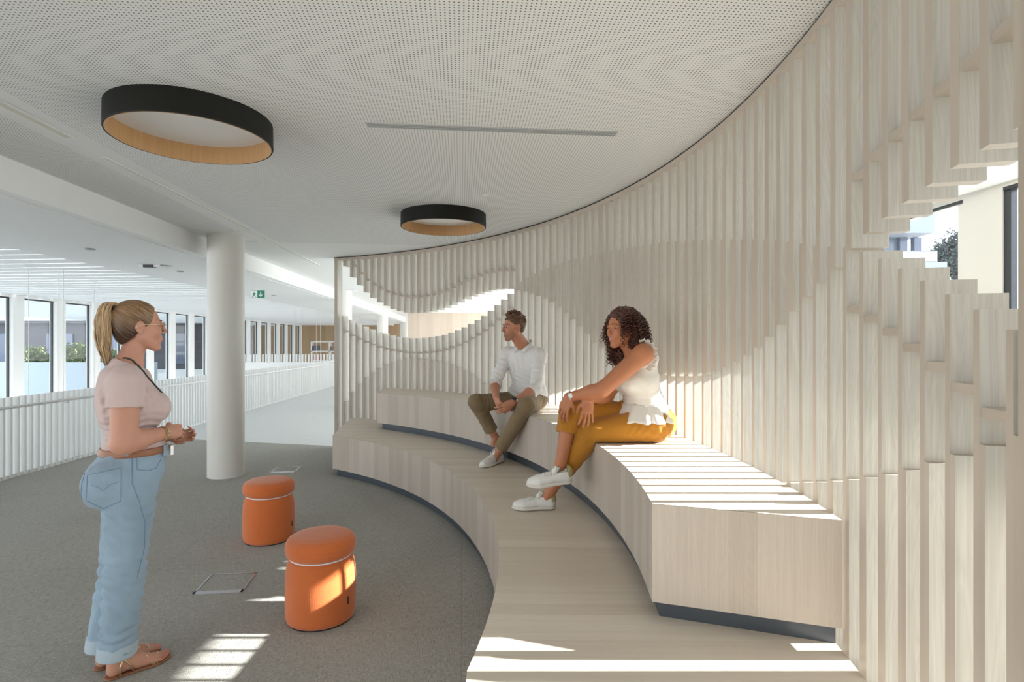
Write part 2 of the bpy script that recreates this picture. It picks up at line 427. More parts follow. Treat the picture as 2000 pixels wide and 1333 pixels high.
QT = [(69, 1.95), (67.75, 1.896), (66.5, 1.838), (65.45, 1.787), (64.26, 1.740), (63.07, 1.7), (61.88, 1.665), (60.63, 1.634), (59.51, 1.61), (58.22, 1.59), (55.85, 1.57), (54.7, 1.569), (53.42, 1.572), (52.19, 1.579), (51.07, 1.59), (49.81, 1.607), (48.65, 1.628), (47.44, 1.657), (46.22, 1.693), (45.01, 1.732), (43.83, 1.773), (42.64, 1.819), (41.47, 1.871), (40.27, 1.93), (39.1, 1.988), (37.87, 2.045), (37.07, 2.09), (35.94, 2.137), (34.85, 2.176), (33.71, 2.204), (32.45, 2.229), (31.19, 2.247), (29.94, 2.262), (28.75, 2.272), (27.6, 2.278), (26.41, 2.28), (25.2, 2.278), (24, 2.275), (22.7, 2.273), (21.53, 2.268), (20.37, 2.261), (19.18, 2.254), (18.01, 2.247), (16.74, 2.237), (15.51, 2.227), (14.3, 2.216), (13.05, 2.205), (11.8, 2.191), (10.67, 2.175), (9.43, 2.156), (8.26, 2.139), (7.11, 2.121), (5.83, 2.1), (4.59, 2.079), (3.43, 2.056), (2.3, 2.034), (.98, 2.011), (-1.38, 1.962), (-2.51, 1.937), (-3.77, 1.906), (-4.89, 1.876), (-6.12, 1.853), (-7.35, 1.83), (-8.61, 1.795), (-9.93, 1.75), (-11.19, 1.703), (-12.24, 1.662), (-13.38, 1.619), (-14.62, 1.575), (-15.8, 1.53), (-17, 1.48)]
RT = [(69, .5), (67.84, .649), (66.5, .8), (65.45, .913), (64.26, 1.007), (63.07, 1.085), (61.88, 1.148), (60.63, 1.2), (59.51, 1.243), (58.22, 1.273), (57.05, 1.291), (55.3, 1.3), (53.4, 1.297), (52.19, 1.287), (51.07, 1.275), (49.81, 1.259), (48.65, 1.233), (47.44, 1.204), (46.22, 1.168), (45.01, 1.13), (43.8, 1.083), (42.64, 1.035), (40.5, .94), (38, .85), (30, .7), (10, .72), (0, .84), (-2.63, .912), (-3.77, .943), (-5.11, .977), (-6.23, 1.008), (-7.56, 1.047), (-8.82, 1.083), (-9.96, 1.119), (-11.19, 1.16), (-12.35, 1.203), (-13.56, 1.246), (-14.73, 1.289), (-17, 1.36)]
def tab(T, th):
    t = T[::-1]; return float(np.interp(th, [a for a, _ in t], [b for _, b in t]))
BD = 0.116                                        # depth of a slat
def slat_mesh(name, th, t_off0, t_off1, z0, z1, parent, r0=RW, depth=BD):
    """upright board on the radius at angle th; tangential offsets in metres (plus = to the left)"""
    c, s = math.cos(math.radians(th)), math.sin(math.radians(th))
    rad = Vector((c, s, 0)); tan = Vector((-s, c, 0))
    o = Vector((CX, CY, 0)) + rad * r0 + tan * t_off0
    mb = MB()
    # faces: order (A0,A2)x2 -> normals along tangent; (A1,A2)x2 -> normals along radius; ends
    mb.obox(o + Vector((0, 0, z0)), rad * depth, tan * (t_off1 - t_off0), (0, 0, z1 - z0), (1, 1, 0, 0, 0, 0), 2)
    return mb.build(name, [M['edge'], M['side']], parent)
scr = empty('slatted_screen', (*pol(RW, 20), 0))
scr.location = (0, 0, 0)
tag(scr, 'curved pale wood screen of upright slats with wave-shaped openings behind the benches', 'slatted screen')
PITCH = 1.1935
TOPZ = 2.682
NB = 71
for k in range(NB):
    th = 67.65 - PITCH * k
    q, p, r = tab(QT, th), tab(PT, th), tab(RT, th)
    slat_mesh('lower_slat', th, 0.0, 0.023, 0.0, q, scr)
    slat_mesh('hanging_slat', th, -0.038, 0.0, p, TOPZ, scr)
    slat_mesh('base_slat', th, -0.022, 0.0, 0.0, r, scr)
    # spacers tie neighbouring slats above and below the openings
    if p > q - .02 and k < NB - 1:
        th2 = th - PITCH
        for nm, z, ta, tb in (('upper_spacer', (p + tab(PT, th2)) / 2 + .205, -.038, 0.0), ('lower_spacer', (q + tab(QT, th2)) / 2 - .205, 0.0, .023)):
            if nm == 'upper_spacer' and z > TOPZ - .05: continue
            A = Vector((CX, CY, z)) + Vector((math.cos(math.radians(th)), math.sin(math.radians(th)), 0)) * (RW + .004) + Vector((-math.sin(math.radians(th)), math.cos(math.radians(th)), 0)) * ta
            B = Vector((CX, CY, z)) + Vector((math.cos(math.radians(th2)), math.sin(math.radians(th2)), 0)) * (RW + .004) + Vector((-math.sin(math.radians(th2)), math.cos(math.radians(th2)), 0)) * tb
            rr = Vector((math.cos(math.radians(th - .6)), math.sin(math.radians(th - .6)), 0)) * .085
            mb = MB(); mb.obox(A, B - A, rr, (0, 0, .022), (0,) * 6, 0); mb.build(nm, M['edge'], scr)
slat_mesh('end_post', 68.85, -.02, .03, 0, TOPZ, scr)
slat_mesh('end_post', -16.35, -.16, .03, 0, TOPZ, scr, depth=.14)
def arcpts(r, t0, t1, n): return [pol(r, t0 + (t1 - t0) * i / n) for i in range(n + 1)]
def arc_solid(r0, r1, t0, t1, z0, z1, n=160):
    mb = MB(); A = arcpts(r0, t0, t1, n); B = arcpts(r1, t0, t1, n); st = math.radians(abs(t1 - t0) / n)
    for i in range(n):
        u0, u1 = r0 * st * i, r0 * st * (i + 1)
        (ax, ay), (bx, by), (cx, cy), (dx, dy) = A[i], A[i + 1], B[i + 1], B[i]
        mb.face([(ax, ay, z0), (bx, by, z0), (bx, by, z1), (ax, ay, z1)], [(z0, u0), (z0, u1), (z1, u1), (z1, u0)])
        mb.face([(dx, dy, z1), (cx, cy, z1), (cx, cy, z0), (dx, dy, z0)], [(z1, u0), (z1, u1), (z0, u1), (z0, u0)])
        mb.face([(ax, ay, z1), (bx, by, z1), (cx, cy, z1), (dx, dy, z1)], [(0, u0), (0, u1), (r1 - r0, u1), (r1 - r0, u0)])
        mb.face([(dx, dy, z0), (cx, cy, z0), (bx, by, z0), (ax, ay, z0)], [(r1 - r0, u0), (r1 - r0, u1), (0, u1), (0, u0)])
    for i in (0, n):
        (ax, ay), (bx, by) = A[i], B[i]
        mb.face([(ax, ay, z0), (bx, by, z0), (bx, by, z1), (ax, ay, z1)])
    return mb
arc_solid(RW - .002, RW + .13, 69.2, -18, TOPZ, 2.716).build('top_rail', M['edge'], scr)
arc_solid(RW + .004, RW + .12, 69.2, -18, 2.716, HC + .002).build('shadow_gap', M['black'], scr)

# ------------------------------------------------------------------ stepped benches
def bench(name, label, front_r, z_top, z_floor, left, right, back_l, back_r, th_l, th_r, plinth_r, extra=None, back_rad=RW - .004):
    """left/right: plan points of the front corners; back corners sit on the screen"""
    root = empty(name, (0, 0, 0)); tag(root, label, 'bench', 'stepped bench tiers')
    n = 96; PZ = z_floor + .0755
    F = [pol(front_r, th_l + (th_r - th_l) * i / n) for i in range(n + 1)]
    bl = math.degrees(math.atan2(back_l[1] - CY, back_l[0] - CX)); br = math.degrees(math.atan2(back_r[1] - CY, back_r[0] - CX))
    if extra: F = F + extra
    N = len(F) - 1
    B = [pol(back_rad, bl + (br - bl) * i / N) for i in range(N + 1)]
    mb = MB()
    uvp = lambda p: (p[1] * .995 + p[0] * .02, p[0])
    for i in range(N):
        q = [F[i], F[i + 1], B[i + 1], B[i]]
        mb.face([(x, y, z_top) for x, y in q][::-1] if False else [(x, y, z_top) for x, y in q], [uvp(p) for p in q])
        q2 = [B[i], B[i + 1], F[i + 1], F[i]]
        mb.face([(x, y, z_top - .03) for x, y in q2], [uvp(p) for p in q2])
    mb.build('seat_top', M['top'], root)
    mb = MB(); u = 0
    for i in range(N):
        a, b = F[i], F[i + 1]; d = math.hypot(b[0] - a[0], b[1] - a[1])
        mb.face([(*a, PZ), (*b, PZ), (*b, z_top - .001), (*a, z_top - .001)], [(u, PZ), (u + d, PZ), (u + d, z_top), (u, z_top)])
        # underside strip
        na = Vector((a[0] - CX, a[1] - CY)).normalized() * .06; nb = Vector((b[0] - CX, b[1] - CY)).normalized() * .06
        mb.face([(*a, PZ), (a[0] + na.x, a[1] + na.y, PZ), (b[0] + nb.x, b[1] + nb.y, PZ), (*b, PZ)], [(u, 0), (u, .06), (u + d, .06), (u + d, 0)])
        u += d
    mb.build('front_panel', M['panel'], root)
    for (a, b) in ((F[0], B[0]), (F[-1], B[-1])):
        mb = MB(); d = math.hypot(b[0] - a[0], b[1] - a[1])
        mb.face([(*a, PZ), (*b, PZ), (*b, z_top - .001), (*a, z_top - .001)], [(0.3, PZ), (.3 + d, PZ), (.3 + d, z_top), (.3, z_top)])
        e = Vector((b[0] - a[0], b[1] - a[1], 0)); inn = Vector((0, 1, 0)) if a is F[-1] else Vector((0, -1, 0))
        mb.face([(*a, PZ), (*b, PZ), (b[0], b[1] + inn.y * .05, PZ), (a[0], a[1] + inn.y * .05, PZ)])
        mb.build('end_panel', M['panel'], root)
    # recessed grey plinth
    mb = MB(); G = []
    for i, (x, y) in enumerate(F):
        v = Vector((x - CX, y - CY)).normalized() * plinth_r
        G.append((x + v.x, y + v.y))
    gl = Vector((B[0][0] - G[0][0], B[0][1] - G[0][1])); gr = Vector((B[-1][0] - G[-1][0], B[-1][1] - G[-1][1]))
    d0 = Vector((G[1][0] - G[0][0], G[1][1] - G[0][1])).normalized() * plinth_r * 1.4
    d1 = Vector((G[-2][0] - G[-1][0], G[-2][1] - G[-1][1])).normalized() * plinth_r * 1.4
    H = [(B[0][0] + d0.x, B[0][1] + d0.y), (G[0][0] + d0.x, G[0][1] + d0.y)] + G[3:-3] + [(G[-1][0] + d1.x, G[-1][1] + d1.y), (B[-1][0] + d1.x, B[-1][1] + d1.y)]
    for a, b in zip(H[:-1], H[1:]):
        mb.face([(*a, z_floor), (*b, z_floor), (*b, PZ + .01), (*a, PZ + .01)])
    mb.build('plinth', M['plinth'], root)
    return root
low = bench('bench_tier', 'wide lower tier of the curved pale wood bench standing on the carpet', RL, Z1, 0.0, None, None,
            (-2.262, 7.92), (1.06, 1.0), 55.7, -10.85, .03, extra=[(-.142, 1.73), (-.13, 1.5), (-.05, 1.2)])
upp = bench('bench_tier', 'narrower upper tier of the curved pale wood bench, where the two people sit', RU, Z2, Z1, None, None,
            (-1.735, 7.66), (1.127, 1.91), 55.07, -5.98, .035)

# ------------------------------------------------------------------ round ceiling lamps
def ring_lamp(X, Y, label):
    r = empty('round_ceiling_lamp', (X, Y, 0)); tag(r, label, 'ceiling lamp', 'round black ceiling lamps')
    lathe([(.385, HC + .001), (.402, HC), (.404, 2.606), (.402, 2.601), (.395, 2.601), (.395, 2.604)], 128).build('shell', M['lampblack'], r, True)
    lathe([(.395, 2.6015), (.391, 2.600), (.391, 2.606), (.391, 2.70), (.391, 2.712)], 128).build('wood_lining', M['lampwood'], r, True)
    lathe([(0, 2.700), (.3, 2.700), (.392, 2.703)], 96).build('diffuser', M['diff'], r, True)
    return r
ring_lamp(-1.737, 3.06, 'large-looking round black ceiling lamp with wood lining, nearest at upper left')
ring_lamp(-.651, 5.355, 'small-looking round black ceiling lamp beside the top of the screen')

# ------------------------------------------------------------------ columns
def column(X, Y, label, r=.193, top=HC):
    o = empty('round_column', (X, Y, 0)); tag(o, label, 'column', 'round white columns')
    lathe([(r, .0), (r, top + .01)], 64).build('shaft', M['whitew'], o, True)
    mb = MB(); s = .28
    mb.obox(Vector((0, 0, top - .008)) - AP * s - AX * s, AP * 2 * s, AX * 2 * s, (0, 0, .01))
    mb.build('head_plate', M['fascia'], o)
    return o
column(-3.245, 6.38, 'white round column nearest, standing on the grey carpet')
column(-3.93, 13.1, 'white round column seen just behind the screen end post')
column(-4.56, 19.8, 'third white round column seen through the screen opening')
column(-5.15, 26.8, 'farthest white round column seen through the screen opening')

# ------------------------------------------------------------------ stools
M['orange'] = flat('orange_felt', (0.63, 0.16, 0.042), 0.9, bump=0.5, bscale=420, sheen=0.35, var=0.06, vscale=60, spec=0.2)
M['piping'] = flat('white_piping', (0.85, 0.82, 0.82), 0.5)
M['tagblack'] = flat('black_label', (0.02, 0.02, 0.02), 0.6)
def stool(X, Y, rz, label):
    r = empty('pouffe_stool', (X, Y, 0), rz); tag(r, label, 'stool', 'orange felt stools')
    B = [(0, .004), (.165, .004), (.178, .012), (.183, .03), (.185, .08), (.186, .15), (.185, .22), (.182, .27), (.176, .305), (.167, .328), (.156, .340), (.150, .345), (0, .345)]
    lathe(B, 96).build('base', M['orange'], r, True)
    Cc = [(0, .344), (.150, .344), (.168, .350), (.180, .362), (.185, .382), (.185, .405), (.181, .425), (.171, .440), (.152, .451), (.12, .458), (.07, .462), (0, .463)]
    lathe(Cc, 96).build('cushion', M['orange'], r, True)
    pr = [(.158 + .0075 * math.cos(a), .3445 + .006 * math.sin(a)) for a in [2 * math.pi * i / 10 for i in range(11)]]
    lathe(pr[::-1], 96).build('piping', M['piping'], r, True)
    lathe([(.17, 0.0), (.17, .006), (0, .006)], 48).build('foot_pad', M['tagblack'], r, True)
    a = 0.0
    mb = MB(); mb.box(.184, .1885, -.004, .004, .105, .145); mb.build('label_tag', M['tagblack'], r)
    return r
stool(-1.865, 4.315, -.12, 'orange felt stool with white piping, farther one nearer the column')
stool(-1.048, 3.085, -.42, 'orange felt stool with white piping, nearer one with sunlight on its side')

# ------------------------------------------------------------------ floor hatches
def hatch(P, label, wd=.012):
    """P: four plan corners"""
    r = empty('floor_hatch', (0, 0, 0)); tag(r, label, 'floor hatch', 'metal floor box lids')
    c = sum((Vector(p) for p in P), Vector((0, 0))) / 4
    mb = MB()
    for i in range(4):
        a, b = Vector(P[i]), Vector(P[(i + 1) % 4])
        wi = .042 if i == 0 else wd
        n = (c - (a + b) / 2).normalized() * wi
        mb.obox((a.x, a.y, .0), (b.x - a.x, b.y - a.y, 0), (n.x, n.y, 0), (0, 0, .005))
    mb.build('frame', M['metal'], r)
    mb = MB(); Q = [c + (Vector(p) - c) * .9 for p in P]
    mb.face([(q.x, q.y, .003) for q in Q]); mb.build('carpet_insert', M['carpet'], r)
    return r
hatch([(-1.905, 3.347), (-1.622, 3.375), (-1.664, 3.672), (-1.95, 3.643)], 'square metal floor box lid with carpet inset, beside the near orange stool')
hatch([(-2.80, 6.50), (-2.52, 6.53), (-2.56, 6.83), (-2.84, 6.80)], 'square metal floor box lid farther back, right of the round column')
# ------------------------------------------------------------------ balustrade along the atrium
def bal_x(y): return -5.57 - (y - 6.12) * .0512
br_ = empty('balustrade', (0, 0, 0)); tag(br_, 'white balustrade of upright flat bars along the atrium edge', 'balustrade')
BY0, BP = 4.6, .096
bars = []
for i in range(250):
    y = BY0 + i * BP
    bars.append(y)
def bar_box(mb, y):
    x = bal_x(y)
    mb.obox((x - .04, y, 0.0), (.058, 0, 0), (0, .026, 0), (0, 0, .90))
proto = None
for y in bars[8:108]:
    if proto is None:
        mb = MB(); bar_box(mb, y); proto = mb.build('baluster', M['white'], br_); y00 = y
    else:
        c = proto.copy(); COL.objects.link(c); c.parent = br_; c.location = (bal_x(y) - bal_x(y00), y - y00, 0)
mb = MB()
for y in bars[:8] + bars[108:]: bar_box(mb, y)
o = mb.build('baluster_row', M['white'], br_); o['kind'] = 'stuff'
mb = MB(); a = Vector((bal_x(4), 4, 0)); b = Vector((bal_x(29), 29, 0))
mb.obox(a + Vector((-.06, 0, 0)), b - a, (.06, 0, 0), (0, 0, .035)); mb.obox(a + Vector((-.02, 0, -.3)), b - a, (.03, 0, 0), (0, 0, .32))
mb.build('base_rail', M['white'], br_)
def tube(pts, r, seg=8, name='tube', mat=None, parent=None, cap=True):
    """round tube through points (r number or list)"""
    pts = [Vector(p) for p in pts]; n = len(pts); rs = r if hasattr(r, '__len__') else [r] * n
    mb = MB(); rings = []
    up = Vector((0, 0, 1))
    for i, p in enumerate(pts):
        d = (pts[min(i + 1, n - 1)] - pts[max(i - 1, 0)]).normalized()
        if i == 0:
            u = d.cross(up)
            if u.length < .1: u = d.cross(Vector((1, 0, 0)))
            u.normalize()
        else:
            u = (u - d * u.dot(d)).normalized()
        w_ = d.cross(u)
        rings.append([p + (u * math.cos(2 * math.pi * k / seg) + w_ * math.sin(2 * math.pi * k / seg)) * rs[i] for k in range(seg)])
    V = [v for rg in rings for v in rg]; F = []
    for i in range(n - 1):
        for k in range(seg):
            k2 = (k + 1) % seg
            F.append((i * seg + k, i * seg + k2, (i + 1) * seg + k2, (i + 1) * seg + k))
    if cap: F.append(tuple(range(seg))[::-1]); F.append(tuple((n - 1) * seg + k for k in range(seg)))
    if name is None: return V, F
    me = bpy.data.meshes.new(name); me.from_pydata([tuple(v) for v in V], [], F)
    me.polygons.foreach_set('use_smooth', [True] * len(F))
    if mat: me.materials.append(mat)
    o = bpy.data.objects.new(name, me); COL.objects.link(o)
    if parent: o.parent = parent
    return o
tube([(bal_x(4) + .10, 4, .80), (bal_x(29) + .10, 29, .80)], .017, 10, 'handrail', M['white'], br_)
for y in np.arange(5, 20, 1.0):
    tube([(bal_x(y) + .02, y, .76), (bal_x(y) + .08, y, .765), (bal_x(y) + .10, y, .79)], .008, 6, 'rail_bracket', M['white'], br_)

# cables hanging over the atrium
for i, (px, D) in enumerate(((56, 7.4), (115, 7.8), (124, 8.1), (184, 8.6), (193, 8.9), (575, 15.5), (589, 15.7), (618, 17), (626, 17.2))):
    X = (px - 1000) / FPX * D
    o = tube([(X, D, .0 if D < 10 else .3), (X, D, 2.56)], .004, 6, 'hanging_cable', M['white'])
    tag(o, 'thin white hanging cable, ' + ['nearest the left picture edge', 'left one of the pair before the second window', 'right one of the pair before the second window', 'left one of the pair behind the ponytail', 'right one of the pair behind the ponytail', 'far off, leftmost before the wooden end wall', 'far off, second before the wooden end wall', 'far off, third before the wooden end wall', 'far off, closest to the screen end post'][i], 'cable', 'vertical cables over the atrium')

# ------------------------------------------------------------------ exit sign
X, D = cp(504, 568, 2.44)
es = empty('exit_sign', (X, D, 2.44)); tag(es, 'green and white emergency exit sign hanging from the left soffit', 'exit sign')
M['green'] = flat('sign_green', (0.01, 0.22, 0.13), 0.4)
M['signwhite'] = flat('sign_white', (0.85, 0.9, 0.87), 0.4)
S = .115
mb = MB(); mb.box(-S, S, -.004, .012, -.13, 0); mb.build('board', M['green'], es)
mb = MB(); mb.box(-S, -.012, -.007, -.004, -.125, -.005); mb.build('white_panel', M['signwhite'], es)
def poly2d(mb, P, y): mb.face([(x, y, z) for x, z in P])
mb = MB()   # running figure
poly2d(mb, [(-.075, -.02), (-.058, -.02), (-.058, -.038), (-.075, -.038)], -.008)
poly2d(mb, [(-.078, -.042), (-.05, -.042), (-.058, -.08), (-.082, -.078)], -.008)
poly2d(mb, [(-.082, -.075), (-.066, -.078), (-.09, -.115), (-.105, -.112)], -.008)
poly2d(mb, [(-.07, -.075), (-.056, -.08), (-.038, -.098), (-.045, -.118), (-.055, -.1)], -.008)
poly2d(mb, [(-.052, -.044), (-.03, -.06), (-.034, -.068), (-.056, -.056)], -.008)
poly2d(mb, [(-.076, -.044), (-.098, -.062), (-.093, -.07), (-.074, -.056)], -.008)
mb.build('running_figure', M['green'], es)
mb = MB()   # arrow down
poly2d(mb, [(.042, -.02), (.058, -.02), (.058, -.08), (.042, -.08)], -.007)
poly2d(mb, [(.05, -.115), (.018, -.075), (.028, -.066), (.05, -.09), (.072, -.066), (.082, -.075)], -.007)
mb.build('arrow', M['signwhite'], es)
for s in (-.09, .09): tube([(s, 0, 0), (s, 0, .085)], .002, 5, 'suspension_wire', M['metal'], es)

# ------------------------------------------------------------------ left facade across the atrium
FD = Vector((-.07, 1, 0)).normalized(); FN = Vector((1, .07, 0)).normalized()
F0 = Vector((-10.8, 12.5, 0))
def fpt(t, off=0, z=0): p = F0 + FD * t + FN * off; p.z = z; return p
mb = MB()
ZB, ZT = -1.2, 2.5
mb.obox(fpt(-14, -.16, ZT), FD * 50, FN * .16, (0, 0, .25)); mb.obox(fpt(-14, -.16, -4), FD * 50, FN * .16, (0, 0, 4 + ZB))
WINS = []
t = -13.06
k = 0
while t < 24:
    mb.obox(fpt(t, -.16, ZB), FD * .31, FN * .16, (0, 0, ZT - ZB)); WINS.append((t + .31, t + 1.27)); t += 1.27
struct(mb.build('wall_left', M['white']))
for i, (a, b) in enumerate(WINS):
    r = empty('window_%d' % (i + 1), fpt(a, -.12, ZB)); struct(r)
    mb = MB(); w_ = b - a; L_ = lambda s, z: FD * s + Vector((0, 0, z))
    mb.obox(L_(0, 0), FD * .03, FN * .04, (0, 0, ZT - ZB)); mb.obox(L_(w_ - .03, 0), FD * .03, FN * .04, (0, 0, ZT - ZB))
    mb.obox(L_(0, ZT - ZB - .03), FD * w_, FN * .04, (0, 0, .03)); mb.obox(L_(0, 0), FD * w_, FN * .06, (0, 0, .05))
    mb.build('window_frame', M['frame'], r)
    mb = MB(); mb.obox(L_(.05, .05) + FN * .02, FD * (w_ - .1), FN * .01, (0, 0, ZT - ZB - .1)); mb.build('pane', M['glass'], r)
# lower atrium floor
mb = MB(); mb.face([(-30, -4, -4), (-5.2, -4, -4), (-5.2, 45, -4), (-30, 45, -4)]); struct(mb.build('floor_atrium', M['farfloor']))

# ------------------------------------------------------------------ far end
mb = MB(); mb.box(-15, -6.2, 32.6, 32.8, -4, 2.55); struct(mb.build('wall_far', M['brownwood']))
mb = MB(); mb.box(-4.2, 3.5, 22.6, 22.8, 0, HC); struct(mb.build('wall_far_right', M['palewood']))
mb = MB(); mb.box(-6.3, -4.0, 30.0, 30.2, 0, 2.55); struct(mb.build('wall_far_middle', M['brownwood']))
# parapet closing the atrium
pr = empty('far_parapet', (-8.2, 23, 0)); tag(pr, 'white parapet with comb of short bars at the far end of the atrium', 'parapet')
mb = MB(); mb.box(-3.4, 1.35, 0, .12, -.6, .72); mb.build('panel', M['white'], pr)
mb = MB()
for i in range(38): mb.box(-3.4 + i * .125, -3.35 + i * .125, 0, .05, .72, 1.05)
o = mb.build('bar_row', M['white'], pr)
# bookshelf
sh = empty('bookshelf', (-10.6, 29.6, 0)); tag(sh, 'low light shelving unit with colourful items against the far wooden wall', 'shelf')
mb = MB()
for z in (.55, 1.05, 1.55): mb.box(0, 3.9, 0, .3, z, z + .05)
for x in (0, .95, 1.9, 2.85, 3.85): mb.box(x, x + .05, 0, .3, 0, 1.58)
mb.build('frame', M['white'], sh)
cols = [((0.5, .22, .2), 'dark red'), ((.12, .12, .14), 'black'), ((.62, .6, .55), 'cream'), ((.3, .22, .16), 'brown'), ((.45, .5, .56), 'grey-blue')]
places = ['leftmost', 'second from the left', 'third from the left', 'fourth from the left', 'rightmost']
for i in range(10):
    c, cn = cols[(i * 2 + i // 5) % 5]; m = flat('box_colour_%d' % i, c, .6); row = i // 5; k = i % 5
    z = (.602, 1.102)[row]; x = -10.5 + k * .72 + .0
    x = -10.55 + [.12, .75, 1.5, 2.3, 3.1][k]
    x0s = -10.6 + .95 * min(k, 3) + .1 + (.42 if k == 4 else 0)
    mb = MB(); h = .24 + .1 * random.random(); mb.box(x0s, x0s + .34, 29.64, 29.86, z, z + h); o = mb.build('storage_box', m)
    tag(o, '%s box on the %s board of the far shelving unit, %s' % (cn, ('lower', 'upper')[row], places[k]), 'box', 'boxes on the far shelf')

# ------------------------------------------------------------------ right outer wall with windows
WD = Vector((-.03, 1, 0)).normalized(); WN = Vector((-1, -.03, 0)).normalized()      # inward normal
W0 = Vector((3.76, 4.69, 0))
def wpt(t, off=0, z=0): p = W0 + WD * t + WN * off; p.z = z; return p
ZW = 2.70
mb = MB()
mb.obox(wpt(-7, -.06, ZW), WD * 40, WN * .06, (0, 0, .5))                      # header
mb.obox(wpt(-7, -.06, -.3), WD * 40, WN * .06, (0, 0, .42))                     # kerb
mb.obox(wpt(-.37, -.06, 0), WD * .37, WN * .06, (0, 0, ZW))                    # pier
mb.obox(wpt(-7, -.06, 0), WD * 1.6, WN * .06, (0, 0, ZW))
for t in (3.4, 7.2, 11): mb.obox(wpt(t, -.06, 0), WD * .37, WN * .06, (0, 0, ZW))
struct(mb.build('wall_right', M['whitew']))
for i, (a, b) in enumerate(((-5.4, -.37), (0, 3.4), (3.77, 7.2), (7.57, 11))):
    r = empty('window_%d' % (40 + i), wpt(a, -.06, .12)); struct(r)
    wdt = b - a; L_ = lambda s, z: WD * s + Vector((0, 0, z)); hh = ZW - .12
    mb = MB()
    mb.obox(L_(0, 0), WD * .06, WN * .05, (0, 0, hh)); mb.obox(L_(wdt - .06, 0), WD * .06, WN * .05, (0, 0, hh))
    mb.obox(L_(0, hh - .035), WD * wdt, WN * .05, (0, 0, .03)); mb.obox(L_(0, 0), WD * wdt, WN * .07, (0, 0, .05))
    mb.build('window_frame', M['frame'] if i == 0 else M['whitew'], r)
    mb = MB(); mb.obox(L_(0, hh - .028) + WN * .052, WD * wdt, WN * .004, (0, 0, .026)); mb.build('blind_slot', M['frame'], r)
    mb = MB(); mb.obox(L_(.06, .05) + WN * .02, WD * (wdt - .12), WN * .01, (0, 0, hh - .09)); mb.build('pane', M['glass'], r)

# ------------------------------------------------------------------ outside, right: white building, railing, tree
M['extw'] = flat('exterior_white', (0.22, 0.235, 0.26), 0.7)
M['extglass'] = flat('exterior_glazing', (0.13, 0.15, 0.19), 0.15)
M['extglass2'] = flat('exterior_glazing_dark', (0.085, 0.10, 0.14), 0.15)
def at(px, y, D): return ((px - 1000) / FPX * D, D, 1.5 - (y - 671) / FPX * D)
bl = empty('white_building', (0, 0, 0)); tag(bl, 'white building outside with overhanging roof slab and blue glazing, right window', 'building')
DB = 24.0
x0, _, zt = at(1640, 405, DB); x1, _, z1 = at(1826, 455, DB)
mb = MB(); mb.box(x0, x1, DB, DB + 9, z1, z1 + 1.4); mb.build('roof_slab', M['extw'], bl)
xg1 = at(1791, 457, DB)[0]; zg0 = at(1700, 492, DB)[2]
mb = MB(); mb.box(x0, xg1, DB + 1.2, DB + 8, -5, z1); mb.build('glazing', M['extglass'], bl)
for px in (1728, 1760, 1788):
    X = at(px, 0, DB + 1.1)[0]; mb = MB(); mb.box(X - .12, X + .22, DB + 1.0, DB + 1.25, zg0 - 1, z1); mb.build('mullion', M['extglass2'], bl)
mb = MB(); xe = at(1850, 520, DB - 2)[0]; zp = at(1800, 512, DB - 2)[2]
mb.box(x0 - 3, xe, DB - 2, DB + 8, -5, zp); mb.build('terrace_wall', M['extw'], bl)
rr = empty('roof_railing', (0, 0, 0)); tag(rr, 'thin white railing of upright rods on the terrace of the building outside', 'railing')
zr = at(1750, 490, DB - 1.9)[2]
mb = MB(); xr0, xr1 = at(1745, 0, DB - 1.9)[0], at(1829, 0, DB - 1.9)[0]
mb.box(xr0, xr1, DB - 1.92, DB - 1.88, zr - .04, zr); mb.build('top_rail', M['extw'], rr)
mb = MB(); mb.box(xr0, xr1, DB - 1.92, DB - 1.88, zp + .001, zp + .04); mb.build('bottom_rail', M['extw'], rr)
for i in range(26):
    X = xr0 + (xr1 - xr0) * i / 25; mb = MB(); mb.box(X - .015, X + .015, DB - 1.92, DB - 1.88, zp, zr); mb.build('rod', M['white'], rr)
M['leaf'] = flat('tree_leaf', (0.055, 0.065, 0.06), 0.8)
M['bark'] = flat('tree_bark', (0.05, 0.045, 0.04), 0.9)
def leafy(name, c, r, n, sz, parent, mat, seed):
    g = np.random.default_rng(seed); V = []; F = []
    # clumps of small leaf quads
    cl = g.normal(size=(26, 3)); cl /= np.linalg.norm(cl, axis=1)[:, None]; cl *= g.uniform(.35, .85, (26, 1))
    for i in range(n):
        q = cl[g.integers(26)] + g.normal(size=3) * .17
        p = np.array(c) + q * np.array(r)
        a = g.normal(size=3); a /= np.linalg.norm(a); b = np.cross(a, g.normal(size=3)); b /= np.linalg.norm(b)
        s = sz * g.uniform(.6, 1.3); k = len(V)
        V += [tuple(p - a * s), tuple(p + b * s * .5), tuple(p + a * s), tuple(p - b * s * .5)]; F.append((k, k + 1, k + 2, k + 3))
    me = bpy.data.meshes.new(name); me.from_pydata(V, [], F); me.materials.append(mat)
    o = bpy.data.objects.new(name, me); COL.objects.link(o)
    if parent: o.parent = parent
    return o
X, Y, Z = at(1868, 505, 30)
tr = empty('tree', (X, Y, -5)); tag(tr, 'rounded dark green tree seen through the right window', 'tree')
leafy('foliage', (0.1, 0, Z + 5), (1.25, 1.3, 1.5), 9000, .085, tr, M['leaf'], 3)
tube([(0, 0, 0), (.1, .05, Z + 3), (.0, 0, Z + 4.6)], [.2, .14, .07], 8, 'trunk', M['bark'], tr)
